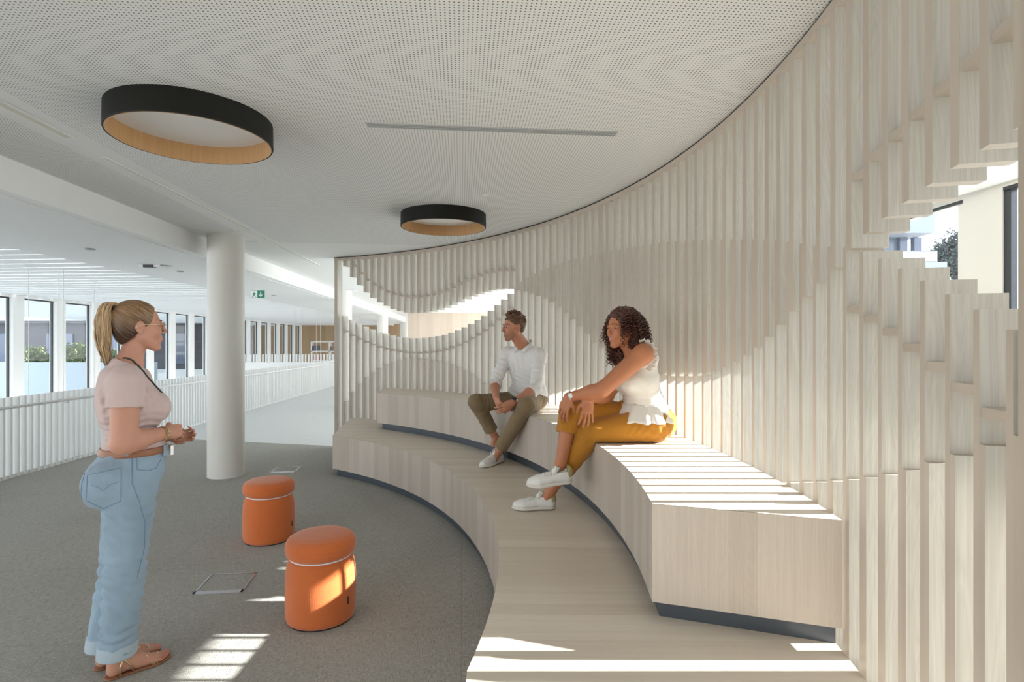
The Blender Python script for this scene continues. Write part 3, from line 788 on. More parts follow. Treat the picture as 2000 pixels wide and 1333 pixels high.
for k in range(7):
    a = k * .9; tube([(.05, 0, Z + 3.3 + .12 * k), (.5 * math.cos(a), .5 * math.sin(a), Z + 4.2 + .1 * k), (.95 * math.cos(a), .9 * math.sin(a), Z + 5 + .15 * k)], [.06, .035, .015], 6, 'branch', M['bark'], tr)

# ------------------------------------------------------------------ outside, left: terrace, dark building, shrubs
M['dark'] = flat('dark_facade', (0.035, 0.035, 0.042), 0.5, var=.3, vscale=1.5)
M['lightblue'] = flat('pale_blue_panel', (0.34, 0.395, 0.43), 0.3)
mb = MB()
def pw(px, D): return (px - 1000) / FPX * D
db = empty('dark_building', (0, 0, 0)); tag(db, 'long dark grey building outside the left windows', 'building')
mb.box(-46, -15.5, 30, 34, -5, 2.55); mb.build('facade', M['dark'], db)
mb = MB(); mb.box(-46, -15.5, 29.7, 34.2, 2.55, 2.7); mb.build('roof_edge', M['frame'], db)
for i in range(9):
    mb = MB(); x = -44 + i * 3.2; mb.box(x, x + 1.4, 29.93, 30.0, .4, 2.0); mb.build('window_glass', M['extglass2'], db)
pl = empty('terrace_screen', (0, 0, 0)); tag(pl, 'pale blue-grey terrace screen outside the left windows', 'screen')
mb = MB(); mb.box(-45, -14.0, 22.0, 22.2, -5, .75); mb.build('panel', M['lightblue'], pl)
mb = MB(); mb.box(-45, -14.0, 22.21, 25.5, -5, .32); mb.build('planter', M['white'], pl)
M['shrub'] = flat('shrub_leaf', (0.17, 0.22, 0.09), 0.8)
for i, (px, w_, h_) in enumerate(((68, 1.2, .42), (140, .8, .5), (228, .8, .4))):
    X = pw(px, 23.5); s = empty('shrub', (X, 23.6, .33)); tag(s, ['low green shrub on the terrace outside, first window from the left edge', 'taller green shrub on the terrace outside, second window from the left edge', 'green shrub on the terrace outside, behind the standing person'][i], 'shrub')
    leafy('foliage', (0, 0, h_ * 1.35), (w_ * .6, .6, h_), 2600, .07, s, M['shrub'], i + 5)
# ------------------------------------------------------------------ modelling toolkit for figures (distance fields -> one smooth surface)
def A3(p): return np.array(p, dtype=np.float64)
def nrm(v): v = A3(v); return v / np.linalg.norm(v)
class Vol:
    def __init__(s, lo, hi, h):
        s.lo = A3(lo); s.h = h; s.n = np.maximum(4, np.ceil((A3(hi) - s.lo) / h).astype(int) + 1)
        s.f = np.full(tuple(s.n), 0.25, dtype=np.float32)
    def sub_box(s, lo, hi):
        a = np.clip(np.floor((A3(lo) - s.lo) / s.h).astype(int), 0, s.n); b = np.clip(np.ceil((A3(hi) - s.lo) / s.h).astype(int) + 1, 0, s.n)
        if np.any(b - a < 1): return None
        ax = [(s.lo[i] + s.h * np.arange(a[i], b[i])).astype(np.float32) for i in range(3)]
        X, Y, Z = np.meshgrid(*ax, indexing='ij', sparse=True)
        return (slice(a[0], b[0]), slice(a[1], b[1]), slice(a[2], b[2])), X, Y, Z
    def comb(s, sl, d, k, op):
        g = s.f[sl]
        if op == 'add':
            if k > 0: hh = np.maximum(k - np.abs(g - d), 0) / k; s.f[sl] = np.minimum(g, d) - hh * hh * k * .25
            else: s.f[sl] = np.minimum(g, d)
        elif op == 'sub':
            d = -d
            if k > 0: hh = np.maximum(k - np.abs(g - d), 0) / k; s.f[sl] = np.maximum(g, d) + hh * hh * k * .25
            else: s.f[sl] = np.maximum(g, d)
    def cone(s, a, b, ra, rb, k=.02, op='add', flat=None, cap=None):
        """tapered limb; flat=(axis, factor) squashes it along an axis"""
        a, b = A3(a), A3(b); m = max(ra, rb) * (max(1, 1 / flat[1]) if flat else 1) + k + .03
        r = s.sub_box(np.minimum(a, b) - m, np.maximum(a, b) + m)
        if r is None: return
        sl, X, Y, Z = r; ab = b - a; L2 = float(ab @ ab)
        px, py, pz = X - a[0], Y - a[1], Z - a[2]
        t = np.clip((px * ab[0] + py * ab[1] + pz * ab[2]) / max(L2, 1e-9), 0, 1)
        dx, dy, dz = px - t * ab[0], py - t * ab[1], pz - t * ab[2]
        rr = ra + (rb - ra) * t
        if flat:
            n = nrm(flat[0]); q = dx * n[0] + dy * n[1] + dz * n[2]
            d2 = dx * dx + dy * dy + dz * dz - q * q + (q / flat[1]) ** 2
            d = (np.sqrt(np.maximum(d2, 1e-12)) - rr) * min(1, flat[1])
        else: d = np.sqrt(dx * dx + dy * dy + dz * dz) - rr
        if cap is not None:                      # cut the limb square at a point, facing a direction
            cn = nrm(cap[1]); cpt = A3(cap[0]); d = np.maximum(d, (X - cpt[0]) * cn[0] + (Y - cpt[1]) * cn[1] + (Z - cpt[2]) * cn[2])
        s.comb(sl, d.astype(np.float32), k, op)
    def ell(s, c, r, R=None, k=.02, op='add'):
        c = A3(c); r = A3(r) if hasattr(r, '__len__') else A3((r, r, r)); m = r.max() + k + .03
        b = s.sub_box(c - m, c + m)
        if b is None: return
        sl, X, Y, Z = b; X, Y, Z = X - c[0], Y - c[1], Z - c[2]
        if R is not None:
            R = np.array(R); u = X * R[0][0] + Y * R[0][1] + Z * R[0][2]; v = X * R[1][0] + Y * R[1][1] + Z * R[1][2]; w_ = X * R[2][0] + Y * R[2][1] + Z * R[2][2]
        else: u, v, w_ = X, Y, Z
        k0 = np.sqrt((u / r[0]) ** 2 + (v / r[1]) ** 2 + (w_ / r[2]) ** 2)
        k1 = np.sqrt((u / r[0] ** 2) ** 2 + (v / r[1] ** 2) ** 2 + (w_ / r[2] ** 2) ** 2)
        d = k0 * (k0 - 1) / np.maximum(k1, 1e-6)
        s.comb(sl, d.astype(np.float32), k, op)
    def clip(s, c, n, ball=None, k=0.0):
        """cut away the side the normal points to (optionally only inside a ball)"""
        c = A3(c); n = nrm(n)
        if ball: r = s.sub_box(c - ball, c + ball)
        else: r = s.sub_box(s.lo, s.lo + s.n * s.h)
        if r is None: return
        sl, X, Y, Z = r
        d = (X - c[0]) * n[0] + (Y - c[1]) * n[1] + (Z - c[2]) * n[2]
        if ball:
            q = np.sqrt((X - c[0]) ** 2 + (Y - c[1]) ** 2 + (Z - c[2]) ** 2)
            d = np.minimum(d, (ball * .98 - q))
        s.f[sl] = np.maximum(s.f[sl], d.astype(np.float32))
    def fold(s, c, rad, dirv, lam, amp, warp=.6, ph=0.0):
        c = A3(c); r = s.sub_box(c - rad * 1.9, c + rad * 1.9)
        if r is None: return
        sl, X, Y, Z = r; X, Y, Z = X - c[0], Y - c[1], Z - c[2]; d = nrm(dirv)
        q = X * d[0] + Y * d[1] + Z * d[2]
        w_ = np.exp(-((X * X + Y * Y + Z * Z) / rad ** 2))
        wr = np.sin((X * 1.3 + Y * .9 - Z * .7) * 3.1 / lam * .35 + ph) * warp
        s.f[sl] += (amp * w_ * np.sin(q * 2 * math.pi / lam + wr * 2 + ph)).astype(np.float32)
    def noise(s, lam, amp, seed=0, stretch=(1, 1, 1), near=.03):
        g = np.random.default_rng(seed); r = s.sub_box(s.lo, s.lo + s.n * s.h); sl, X, Y, Z = r
        acc = 0
        for i in range(7):
            v = g.normal(size=3); v = v / np.linalg.norm(v) / np.array(stretch) * 2 * math.pi / lam * g.uniform(.6, 1.6)
            acc = acc + np.sin(X * v[0] + Y * v[1] + Z * v[2] + g.uniform(0, 6.3))
        s.f[sl] += (amp * acc / 2.6).astype(np.float32)
    def mesh(s, name, mat, parent=None, origin=(0, 0, 0), smooth=1):
        f = s.f; f[0] = f[-1] = .1; f[:, 0] = f[:, -1] = .1; f[:, :, 0] = f[:, :, -1] = .1
        sg = f < 0
        cnt = np.zeros(tuple(s.n - 1), dtype=np.int8)
        C8 = [(i, j, k) for i in (0, 1) for j in (0, 1) for k in (0, 1)]
        N = s.n
        for i, j, k in C8: cnt += sg[i:N[0] - 1 + i, j:N[1] - 1 + j, k:N[2] - 1 + k]
        act = (cnt > 0) & (cnt < 8); I = np.argwhere(act)
        idx = np.full(act.shape, -1, dtype=np.int32); idx[act] = np.arange(len(I))
        val = {c: f[I[:, 0] + c[0], I[:, 1] + c[1], I[:, 2] + c[2]].astype(np.float64) for c in C8}
        P = np.zeros((len(I), 3)); W = np.zeros(len(I))
        for a in C8:
            for ax in range(3):
                if a[ax]: continue
                b = list(a); b[ax] = 1; b = tuple(b); va, vb = val[a], val[b]
                m = (va < 0) != (vb < 0); t = np.where(m, va / np.where(m, va - vb, 1), 0)
                q = np.tile(np.array(a, float), (len(I), 1)); q[:, ax] += t; P[m] += q[m]; W += m
        P = P / W[:, None] + I
        V = s.lo + P * s.h
        F = []
        for ax in range(3):
            b, c = (ax + 1) % 3, (ax + 2) % 3
            sa = [slice(None)] * 3; sb = [slice(None)] * 3; sa[ax] = slice(0, -1); sb[ax] = slice(1, None)
            s0, s1 = sg[tuple(sa)], sg[tuple(sb)]
            E = np.argwhere(s0 != s1); E = E[(E[:, b] > 0) & (E[:, c] > 0)]
            inside0 = s0[E[:, 0], E[:, 1], E[:, 2]]
            q = []
            for db, dc in ((-1, -1), (0, -1), (0, 0), (-1, 0)):
                e = E.copy(); e[:, b] += db; e[:, c] += dc; q.append(idx[e[:, 0], e[:, 1], e[:, 2]])
            q = np.stack(q, 1); q[~inside0] = q[~inside0][:, ::-1]; F.append(q)
        F = np.concatenate(F)
        for _ in range(smooth):
            acc = np.zeros_like(V); w_ = np.zeros(len(V))
            for i in range(4):
                a, b = F[:, i], F[:, (i + 1) % 4]
                np.add.at(acc, a, V[b]); np.add.at(w_, a, 1)
            V = V * .5 + acc / np.maximum(w_, 1)[:, None] * .5
        V = V - A3(origin)
        me = bpy.data.meshes.new(name); me.vertices.add(len(V)); me.vertices.foreach_set('co', V.ravel())
        me.loops.add(len(F) * 4); me.loops.foreach_set('vertex_index', F.ravel().astype(np.int32))
        me.polygons.add(len(F)); me.polygons.foreach_set('loop_start', np.arange(len(F), dtype=np.int32) * 4)
        me.polygons.foreach_set('use_smooth', np.ones(len(F), dtype=bool))
        me.update(calc_edges=True); me.materials.append(mat)
        o = bpy.data.objects.new(name, me); COL.objects.link(o)
        if parent: o.parent = parent
        return o

def frame3(fwd, up=(0, 0, 1)):
    """rows: forward, left, up"""
    f = nrm(fwd); l = nrm(np.cross(up, f)); return np.array([f, l, np.cross(f, l)])

def head(v, c, R, sc=1.0, fem=True, k=.018):
    """adds a head with face to volume v; c = centre between the ears, R = frame"""
    c = A3(c); T = lambda x, y, z: c + sc * (x * R[0] + y * R[1] + z * R[2])
    E = lambda p, r, k=k, op='add', RR=None: v.ell(T(*p), A3(r) * sc, R if RR is None else RR, k, op)
    K = lambda a, b, ra, rb, k=.01, op='add': v.cone(T(*a), T(*b), ra * sc, rb * sc, k, op)
    E((-.014, 0, .032), (.094, .074, .082)); E((.02, 0, -.018), (.066, .062, .08))
    jw = .046 if fem else .052
    for s in (1, -1):
        K((.0, s * jw, -.05), (.055, s * .018, -.098), .020, .016, .025)
        E((.058, s * .034, -.026), (.024, .024, .024), .02)                 # cheek
        K((.078, s * .012, .024), (.068, s * .046, .022), .0085, .007, .012)   # brow
    E((.068, 0, -.1), (.017, .02, .017), .018)                              # chin
    E((.0765, 0, -.060), (.017, .025, .022), .015)                           # mouth mound
    K((.089, 0, .016), (.105, 0, -.022), .0066, .0078, .008)                # nose bridge
    E((.105, 0, -.0255), (.0088, .0085, .0075), .006)
    for s in (1, -1):
        E((.096, s * .0105, -.030), (.0085, .006, .0065), .005)
        E((.092, s * .031, .004), (.012, .0165, .0095), .008, 'sub')          # socket
        K((.0795, s * .046, .003), (.0845, s * .031, .0115), .0034, .0036, .004)
        K((.0845, s * .031, .0115), (.082, s * .017, .004), .0036, .003, .004)   # upper lid
        K((.0785, s * .045, -.001), (.0825, s * .031, -.0068), .0026, .0028, .004)
        K((.0825, s * .031, -.0068), (.081, s * .018, -.001), .0028, .0024, .004)
        # ear
        tilt = frame3(R[0] * .95 + R[2] * -.25, R[2])
        E((-.012, s * .0745, -.004), (.0175, .0065, .030), .006)
        E((-.008, s * .0795, -.000), (.009, .005, .017), .004, 'sub')
        E((-.008, s * .0735, -.028), (.010, .0055, .010), .004)
    K((.086, -.014, -.0585), (.086, .014, -.0585), .0022, .0022, .003, 'sub')

M['eyewhite'] = flat('eye_white', (0.50, 0.46, 0.43), 0.4)
M['iris'] = flat('iris_brown', (0.035, 0.018, 0.01), 0.45, spec=0.2)
def face_bits(c, R, sc, root, origin, brow_mat, lip_mat, smile=.003):
    c = A3(c) - A3(origin); T = lambda x, y, z: Vector(c + sc * (x * R[0] + y * R[1] + z * R[2]))
    for s in (1, -1):
        e = lathe([(0, -.0125), (.006, -.011), (.0105, -.0065), (.0125, 0), (.0105, .0065), (.006, .011), (0, .0125)], 20).build('eye', M['eyewhite'], root, True)
        e.location = T(.0692, s * .031, .0022); e.scale = (sc,) * 3
        m = lathe([(0, .0131), (.0035, .0130), (.0064, .0114), (.0064, .0105), (0, .0105)], 18).build('iris', M['iris'], e, True)
        d = Vector(R[0]); m.rotation_euler = d.to_track_quat('Z', 'Y').to_euler()
        tube([T(.086, s * .013, .0235), T(.0875, s * .024, .0285), T(.083, s * .037, .0285), T(.074, s * .049, .0225)], [.0022 * sc, .003 * sc, .0026 * sc, .0012 * sc], 6, 'eyebrow', brow_mat, root)
    def lip(z0, bow, r, x):
        pts = []; rs = []
        for i in range(9):
            q = -1 + i / 4; pts.append(T(x + .0015 - .011 * q * q, q * .023, z0 + smile * q * q + bow * (1 - q * q))); rs.append(sc * r * (1.05 - .75 * q * q))
        return pts, rs
    p, r = lip(-.0565, .0015, .0042, .0905); tube(p, r, 8, 'upper_lip', lip_mat, root)
    p, r = lip(-.0605, -.0035, .0050, .0895); tube(p, r, 8, 'lower_lip', lip_mat, root)

def hand(v, w_, d, n, thumb, curl=(.35, .5, .4), sc=1.0, spread=.25, tcurl=.35, nails=None):
    """w_ wrist, d direction of the fingers, n palm normal, thumb = +1/-1 side; curls in radians per joint"""
    w_ = A3(w_); d = nrm(d); n = nrm(A3(n) - d * (A3(n) @ d)); s = np.cross(d, n) * thumb
    S = .001 * sc
    palm = w_ + d * 48 * S
    v.ell(palm, (50 * S, 40 * S, 15 * S), np.array([d, s, n]), .012)
    v.cone(w_, w_ + d * 30 * S, 25 * S, 24 * S, .015, flat=(n, .7))
    L = [(44, 26, 20), (50, 30, 22), (46, 28, 21), (36, 21, 18)]; tips = []
    for i, (l1, l2, l3) in enumerate(L):
        off = (1.5 - i) * 19.0
        p = w_ + d * (88 - abs(i - 1) * 3 - (4 if i == 3 else 0)) * S + s * off * S * .98
        a = (1.5 - i) * spread * .35; dd = nrm(d * math.cos(a) + s * math.sin(a)); ang = 0
        r0 = (9.2 if i < 3 else 8.0) * S
        v.cone(p - dd * 30 * S, p, r0 * 1.05, r0 * 1.05, .008)
        for j, (ln, cu) in enumerate(zip((l1, l2, l3), curl)):
            ang += cu * (1 + .08 * i); e = dd * math.cos(ang) + n * math.sin(ang); q = p + e * ln * S
            v.cone(p, q, r0 * (1 - .07 * j), r0 * (.93 - .09 * j), .003); p = q
        tips.append((p, e))
    # thumb leaves the side of the palm near its base
    t0 = w_ + d * 22 * S + s * 20 * S; e1 = nrm(d * .62 + s * .72 + n * .30)
    t1 = t0 + e1 * 40 * S; e2 = nrm(d * .85 + s * .25 + n * (.3 + tcurl)); t2 = t1 + e2 * 32 * S; e3 = nrm(d * .85 - s * .05 + n * (.3 + tcurl * 1.6)); t3 = t2 + e3 * 25 * S
    v.cone(t0, t1, 14 * S, 11 * S, .012); v.cone(t1, t2, 10.5 * S, 9.3 * S, .004); v.cone(t2, t3, 9.6 * S, 8 * S, .003)
    tips.append((t3, e3))
    return tips

def skin(name, c): return flat(name, c, 0.48, sss=.12, var=.06, vscale=9, spec=.4, bump=.15, bscale=300)
M['skin1'] = skin('fair_skin', (0.56, 0.285, 0.195)); M['skin2'] = skin('light_tan_skin', (0.52, 0.235, 0.145)); M['skin3'] = skin('tanned_skin', (0.50, 0.20, 0.10))
M['lip'] = flat('lips', (0.52, 0.19, 0.17), 0.4); M['lip2'] = flat('lips_natural', (0.46, 0.22, 0.18), 0.45)
M['gold'] = flat('gold_metal', (0.75, 0.58, 0.36), 0.3, 0.85); M['silver'] = flat('silver_metal', (0.7, 0.7, 0.7), 0.3, 0.9)

def cloth(name, c, scale=700, bump=.35, var=.05, vs=8, rough=.85, sheen=.15): return flat(name, c, rough, bump=bump, bscale=scale, sheen=sheen, var=var, vscale=vs, spec=.2)
def hairmat(name, dark, light, zs=4, sc=160, rough=.45, rot=None):
    """streaks that run down the strands"""
    m, t, b = new_mat(name); tc = t.nodes.new('ShaderNodeTexCoord'); mp = t.nodes.new('ShaderNodeMapping')
    mp.inputs['Scale'].default_value = (sc, sc, zs); m0 = t.nodes.new('ShaderNodeMapping')
    if rot: m0.inputs['Rotation'].default_value = rot
    t.links.new(tc.outputs['Object'], m0.inputs['Vector']); t.links.new(m0.outputs[0], mp.inputs['Vector'])
    n = t.nodes.new('ShaderNodeTexNoise'); n.inputs['Scale'].default_value = 1; n.inputs['Detail'].default_value = 3
    t.links.new(mp.outputs[0], n.inputs['Vector'])
    r = t.nodes.new('ShaderNodeValToRGB'); r.color_ramp.elements[0].position = .32; r.color_ramp.elements[0].color = (*dark, 1)
    r.color_ramp.elements[1].position = .68; r.color_ramp.elements[1].color = (*light, 1)
    t.links.new(n.outputs['Fac'], r.inputs[0]); t.links.new(r.outputs[0], b.inputs['Base Color'])
    b.inputs['Roughness'].default_value = rough
    bu = t.nodes.new('ShaderNodeBump'); bu.inputs['Strength'].default_value = .5; bu.inputs['Distance'].default_value = .002
    t.links.new(n.outputs['Fac'], bu.inputs['Height']); t.links.new(bu.outputs[0], b.inputs['Normal'])
    return m

def sneaker(root, origin, heel, toe, up=(0, 0, 1), accent=None, sc=1.0, dx=0):
    """white leather trainer; heel/toe = ends of the sole underside; children of root"""
    h, t = A3(heel), A3(toe); u = nrm(up); d = nrm(t - h); l = np.cross(u, d); u = np.cross(d, l); L = np.linalg.norm(t - h)
    T = lambda x, y, z: h + d * x * L + l * y * sc + u * z * sc
    lo = np.minimum(h, t) - .16; hi = np.maximum(h, t) + .16
    RR = np.array([d, l, u])
    v = Vol(lo, hi, .003)
    W = [(.13, 0, .036), (.35, .0, .033), (.55, .003, .040), (.72, .004, .047), (.86, .0, .040)]
    for (x0, y0, r0), (x1, y1, r1) in zip(W[:-1], W[1:]): v.cone(T(x0, y0, .014), T(x1, y1, .014), r0 * sc, r1 * sc, .01, flat=(u, .42))
    v.clip(T(.5, 0, 0.001), -u); v.clip(T(.5, 0, .026), u)
    s_ = v.mesh('shoe_sole', M['solew'], None, origin, 1)
    v = Vol(lo, hi, .003)
    for (x0, y0, r0, z0), (x1, y1, r1, z1) in zip([(.14, 0, .032, .04), (.35, 0, .031, .043), (.55, .002, .036, .036), (.73, .003, .041, .03)], [(.35, 0, .031, .043), (.55, .002, .036, .036), (.73, .003, .041, .03), (.86, 0, .034, .026)]):
        v.cone(T(x0, y0, z0), T(x1, y1, z1), r0 * sc, r1 * sc, .012, flat=(u, .78))
    v.cone(T(.14, 0, .03), T(.16, 0, .072), .032 * sc, .030 * sc, .02, flat=(d, 1.12)); v.cone(T(.30, 0, .045), T(.24, 0, .072), .031 * sc, .027 * sc, .02)
    v.cone(T(.36, 0, .05), T(.62, 0, .042), .024 * sc, .022 * sc, .02)
    v.clip(T(.5, 0, .022), -u)
    v.ell(T(.2, 0, .092), (.052 * sc, .027 * sc, .036 * sc), RR, .006, 'sub')
    up_ = v.mesh('shoe_upper', M['shoew'], None, origin, 1)
    shoe = up_; shoe.name = 'shoe'; shoe.parent = root; s_.parent = shoe
    O = A3(origin)
    bpy.context.view_layer.update()
    def ray(p, d_):
        ok, loc, nn, _ = shoe.ray_cast(Vector(p - O), Vector(d_)); return loc + nn * .0012 if ok else None
    tube([Vector(T(.42, 0, .072) - O), Vector(T(.35, 0, .085) - O), Vector(T(.31, 0, .104) - O)], [.016 * sc, .018 * sc, .016 * sc], 8, 'tongue', M['shoew'], shoe)
    for i in range(5):
        x = .36 + i * .062
        for s1 in (1, -1):
            P_ = []
            for yy in (-.024, -.012, 0, .012, .024):
                r_ = ray(T(x + yy * s1 * .9, yy, .2), -u)
                if r_ is not None: P_.append(r_)
            if len(P_) > 2: tube(P_, .0026 * sc, 6, 'lace', M['lace'], shoe)
    for s in (1, -1):
        tube([Vector(T(.38, 0, .085) - O), Vector(T(.36, s * .018, .1) - O), Vector(T(.39, s * .034, .088) - O), Vector(T(.42, s * .03, .07) - O)], .0022 * sc, 6, 'lace', M['lace'], shoe)
    if accent:
        v = Vol(lo, hi, .003); v.cone(T(.118, 0, .052), T(.122, 0, .078), .0335 * sc, .0315 * sc, .004, flat=(d, 1.12)); v.clip(T(.12, 0, .05), -u)
        v.clip(T(.10, 0, .06), d); v.mesh('heel_tab', accent, shoe, origin, 1)
    return shoe
M['solew'] = flat('shoe_sole_white', (0.72, 0.69, 0.62), 0.6); M['shoew'] = flat('shoe_leather_white', (0.80, 0.79, 0.76), 0.4, bump=.1, bscale=120)
M['lace'] = flat('lace_white', (0.82, 0.80, 0.76), 0.8)
M['goldtab'] = flat('gold_green_leather', (0.42, 0.36, 0.16), 0.4); M['navytab'] = flat('navy_leather', (0.05, 0.08, 0.16), 0.5)

def hair_radial(name, c, axis, e1, dark, light, nape, freq=26):
    """strands combed towards one point: streaks follow the angle about an axis (object space)"""
    m, t, b = new_mat(name); tc = t.nodes.new('ShaderNodeTexCoord'); ax = nrm(axis); e1 = nrm(A3(e1) - ax * (A3(e1) @ ax)); e2 = np.cross(ax, e1)
    su = t.nodes.new('ShaderNodeVectorMath'); su.operation = 'SUBTRACT'; t.links.new(tc.outputs['Object'], su.inputs[0]); su.inputs[1].default_value = tuple(c)
    def dot(v):
        n = t.nodes.new('ShaderNodeVectorMath'); n.operation = 'DOT_PRODUCT'; t.links.new(su.outputs[0], n.inputs[0]); n.inputs[1].default_value = tuple(v); return n.outputs['Value']
    ang = math_node(t, 'ARCTAN2', dot(e1), dot(e2))
    cb = t.nodes.new('ShaderNodeCombineXYZ'); t.links.new(math_node(t, 'MULTIPLY', ang, freq), cb.inputs[0]); t.links.new(math_node(t, 'MULTIPLY', dot(ax), 14), cb.inputs[1])
    n = t.nodes.new('ShaderNodeTexNoise'); n.inputs['Scale'].default_value = 1; n.inputs['Detail'].default_value = 4; t.links.new(cb.outputs[0], n.inputs['Vector'])
    r = t.nodes.new('ShaderNodeValToRGB'); r.color_ramp.elements[0].position = .34; r.color_ramp.elements[0].color = (*dark, 1)
    r.color_ramp.elements[1].position = .66; r.color_ramp.elements[1].color = (*light, 1); t.links.new(n.outputs['Fac'], r.inputs[0])
    mr_ = t.nodes.new('ShaderNodeMapRange'); mr_.inputs['From Min'].default_value = -.035; mr_.inputs['From Max'].default_value = .06; t.links.new(dot((0, 0, 1)), mr_.inputs['Value'])
    mx = t.nodes.new('ShaderNodeMix'); mx.data_type = 'RGBA'; mx.inputs[6].default_value = (*nape, 1); t.links.new(mr_.outputs[0], mx.inputs[0]); t.links.new(r.outputs[0], mx.inputs[7])  # lower hair darkened in the colour: brown roots, mostly shadow
    t.links.new(mx.outputs[2], b.inputs['Base Color']); b.inputs['Roughness'].default_value = .42
    bu = t.nodes.new('ShaderNodeBump'); bu.inputs['Strength'].default_value = .6; bu.inputs['Distance'].default_value = .002
    t.links.new(n.outputs['Fac'], bu.inputs['Height']); t.links.new(bu.outputs[0], b.inputs['Normal'])
    return m

def smooth_path(P, n=5):
    """Catmull-Rom through rows of points"""
    P = [A3(p) for p in P]; P = [2 * P[0] - P[1]] + P + [2 * P[-1] - P[-2]]; out = []
    for i in range(1, len(P) - 2):
        for k in range(n):
            t = k / n; out.append(.5 * (2 * P[i] + (P[i + 1] - P[i - 1]) * t + (2 * P[i - 1] - 5 * P[i] + 4 * P[i + 1] - P[i + 2]) * t * t + (3 * P[i] - P[i - 1] - 3 * P[i + 1] + P[i + 2]) * t ** 3))
    return out + [P[-2]]
# ================================================================== STANDING PERSON (left)
W_O = A3((-1.80, 2.60, 0)); WF = A3((math.cos(math.radians(46)), math.sin(math.radians(46)), 0)); WR = A3((WF[1], -WF[0], 0))
def wj(px, y, t):
    """world point seen at a pixel, t metres to her right"""
    m = (px - 1000) / FPX
    b = W_O + WR * t
    s = (m * b[1] - b[0]) / (WF[0] - WF[1] * m)
    p = b + WF * s; p[2] = 1.5 - (y - 671) * p[1] / FPX; return p
def build_standing():
    root = empty('person', tuple(W_O)); tag(root, 'standing person with blond ponytail and glasses, pink t-shirt, light jeans, gold sandals', 'person')
    RB = np.array([WF, -WR, (0, 0, 1.0)]); H = .0042
    lo, hi = (-2.25, 2.2, -.005), (-1.28, 3.1, 1.76)
    def torso(v, g=0.0, bust=True):
        v.ell(wj(238, 935, 0), (.125 + g, .168 + g, .12 + g), RB, .05)
        for t in (.078, -.078): v.ell(wj(212, 946, t), (.088 + g, .088 + g, .098 + g), RB, .04)
        v.ell(wj(278, 905, 0), (.085 + g, .13 + g, .09 + g), RB, .05)
        v.ell(wj(262, 868, 0), (.113 + g, .14 + g, .09 + g), RB, .05)
        v.ell(wj(250, 795, 0), (.115 + g, .152 + g, .13 + g), RB, .05)
        v.ell(wj(243, 752, 0), (.092 + g, .155 + g, .085 + g), RB, .05)
        for t in (.07, -.07): v.ell(wj(298, 796, t), (.066 + g, .07 + g, .066 + g), RB, .04)
        for t in (.16, -.16): v.ell(wj(247, 742, t), (.055 + g,) * 3, RB, .05)
    SH, EL, WRr = wj(247, 748, .185), wj(241, 866, .215), wj(323, 846, .13)
    SH2, EL2, WR2 = wj(250, 748, -.185), wj(256, 876, -.20), wj(330, 850, -.03)
    hc = wj(272, 638, 0); HR = frame3(WF * 1 + WR * .05 + A3((0, 0, .02)))
    v = Vol(lo, hi, H)
    torso(v)
    v.cone(wj(250, 728, 0), wj(264, 668, 0), .052, .046, .03); v.cone(wj(244, 728, 0), wj(247, 714, 0), .066, .05, .04)
    head(v, hc, HR, 1.0)
    for a, b, c in ((SH, EL, WRr), (SH2, EL2, WR2)):
        v.cone(a, b, .060, .050, .03); v.cone(b, b + (c - b) * .35, .047, .045, .02); v.cone(b + (c - b) * .3, c, .045, .027, .02)
    # hands held together in front of the waist
    up = A3((0, 0, 1)); dh = nrm(WF * .95 - WR * .45 + up * .02)
    hand(v, WRr, dh, -up * .45 - WR * .9, 1, curl=(.55, .65, .4), sc=.88)
    hand(v, WR2, nrm(WF * .9 + WR * .35 - up * .12), up * .45 + WR * .9, 1, curl=(.6, .7, .4), sc=.86)
    an = []
    for t, kx, ax, heel, toe in ((.085, 243, -.030, (-.075, .065), (.165, .060)), (-.085, 232, -.052, (-.092, -.062), (.158, -.060))):
        hip = wj(254, 962, t); kn = wj(kx, 1122, t * .95)
        A_ = W_O + WF * ax + WR * (t * .74); A_[2] = .075
        v.cone(hip, kn, .088, .058, .03); v.cone(kn, kn + (A_ - kn) * .35, .056, .054, .02); v.cone(kn + (A_ - kn) * .35, A_ + up * .03, .052, .033, .02)
        Hp = W_O + WF * heel[0] + WR * heel[1]; Tp = W_O + WF * toe[0] + WR * toe[1]; fd = nrm(Tp - Hp); fs = np.cross(up, fd)
        P = lambda x, y, z: Hp + fd * x + fs * y + up * z
        v.cone(P(.03, 0, .038), P(.035, 0, .07), .028, .03, .02); v.cone(P(.03, 0, .034), P(.12, 0, .045), .024, .027, .02)
        v.cone(A_, P(.12, 0, .05), .033, .026, .03); v.cone(P(.12, 0, .042), P(.19, 0, .028), .027, .019, .02)
        v.cone(P(.12, .012, .032), P(.185, .02, .024), .02, .016, .015); v.cone(P(.12, -.012, .032), P(.18, -.022, .024), .02, .015, .015)
        inner = 1 if t > 0 else -1                       # big toe towards the other foot
        for i, (yy, xl, rr) in enumerate(((.024, .246, .0125), (.007, .242, .009), (-.008, .233, .0085), (-.021, .222, .008), (-.032, .209, .0075))):
            v.cone(P(.18, yy * .85 * inner, .025), P(xl, yy * inner, .019), rr, rr * .95, .005)
        an.append((Hp, fd, fs, inner, A_))
    v.clip((0, 0, .010), (0, 0, -1))
    v.mesh('body', M['skin1'], root, W_O, 1)
    O = A3(W_O)
    lipm = M['lip']; face_bits(hc, HR, 1.0, root, W_O, M['brow1'], lipm, .006)
    # ---- t-shirt
    v = Vol((-2.15, 2.2, .9), (-1.4, 3.1, 1.52), .0045)
    torso(v, .010)
    v.cone(wj(246, 728, 0), wj(247, 716, 0), .086, .07, .04)
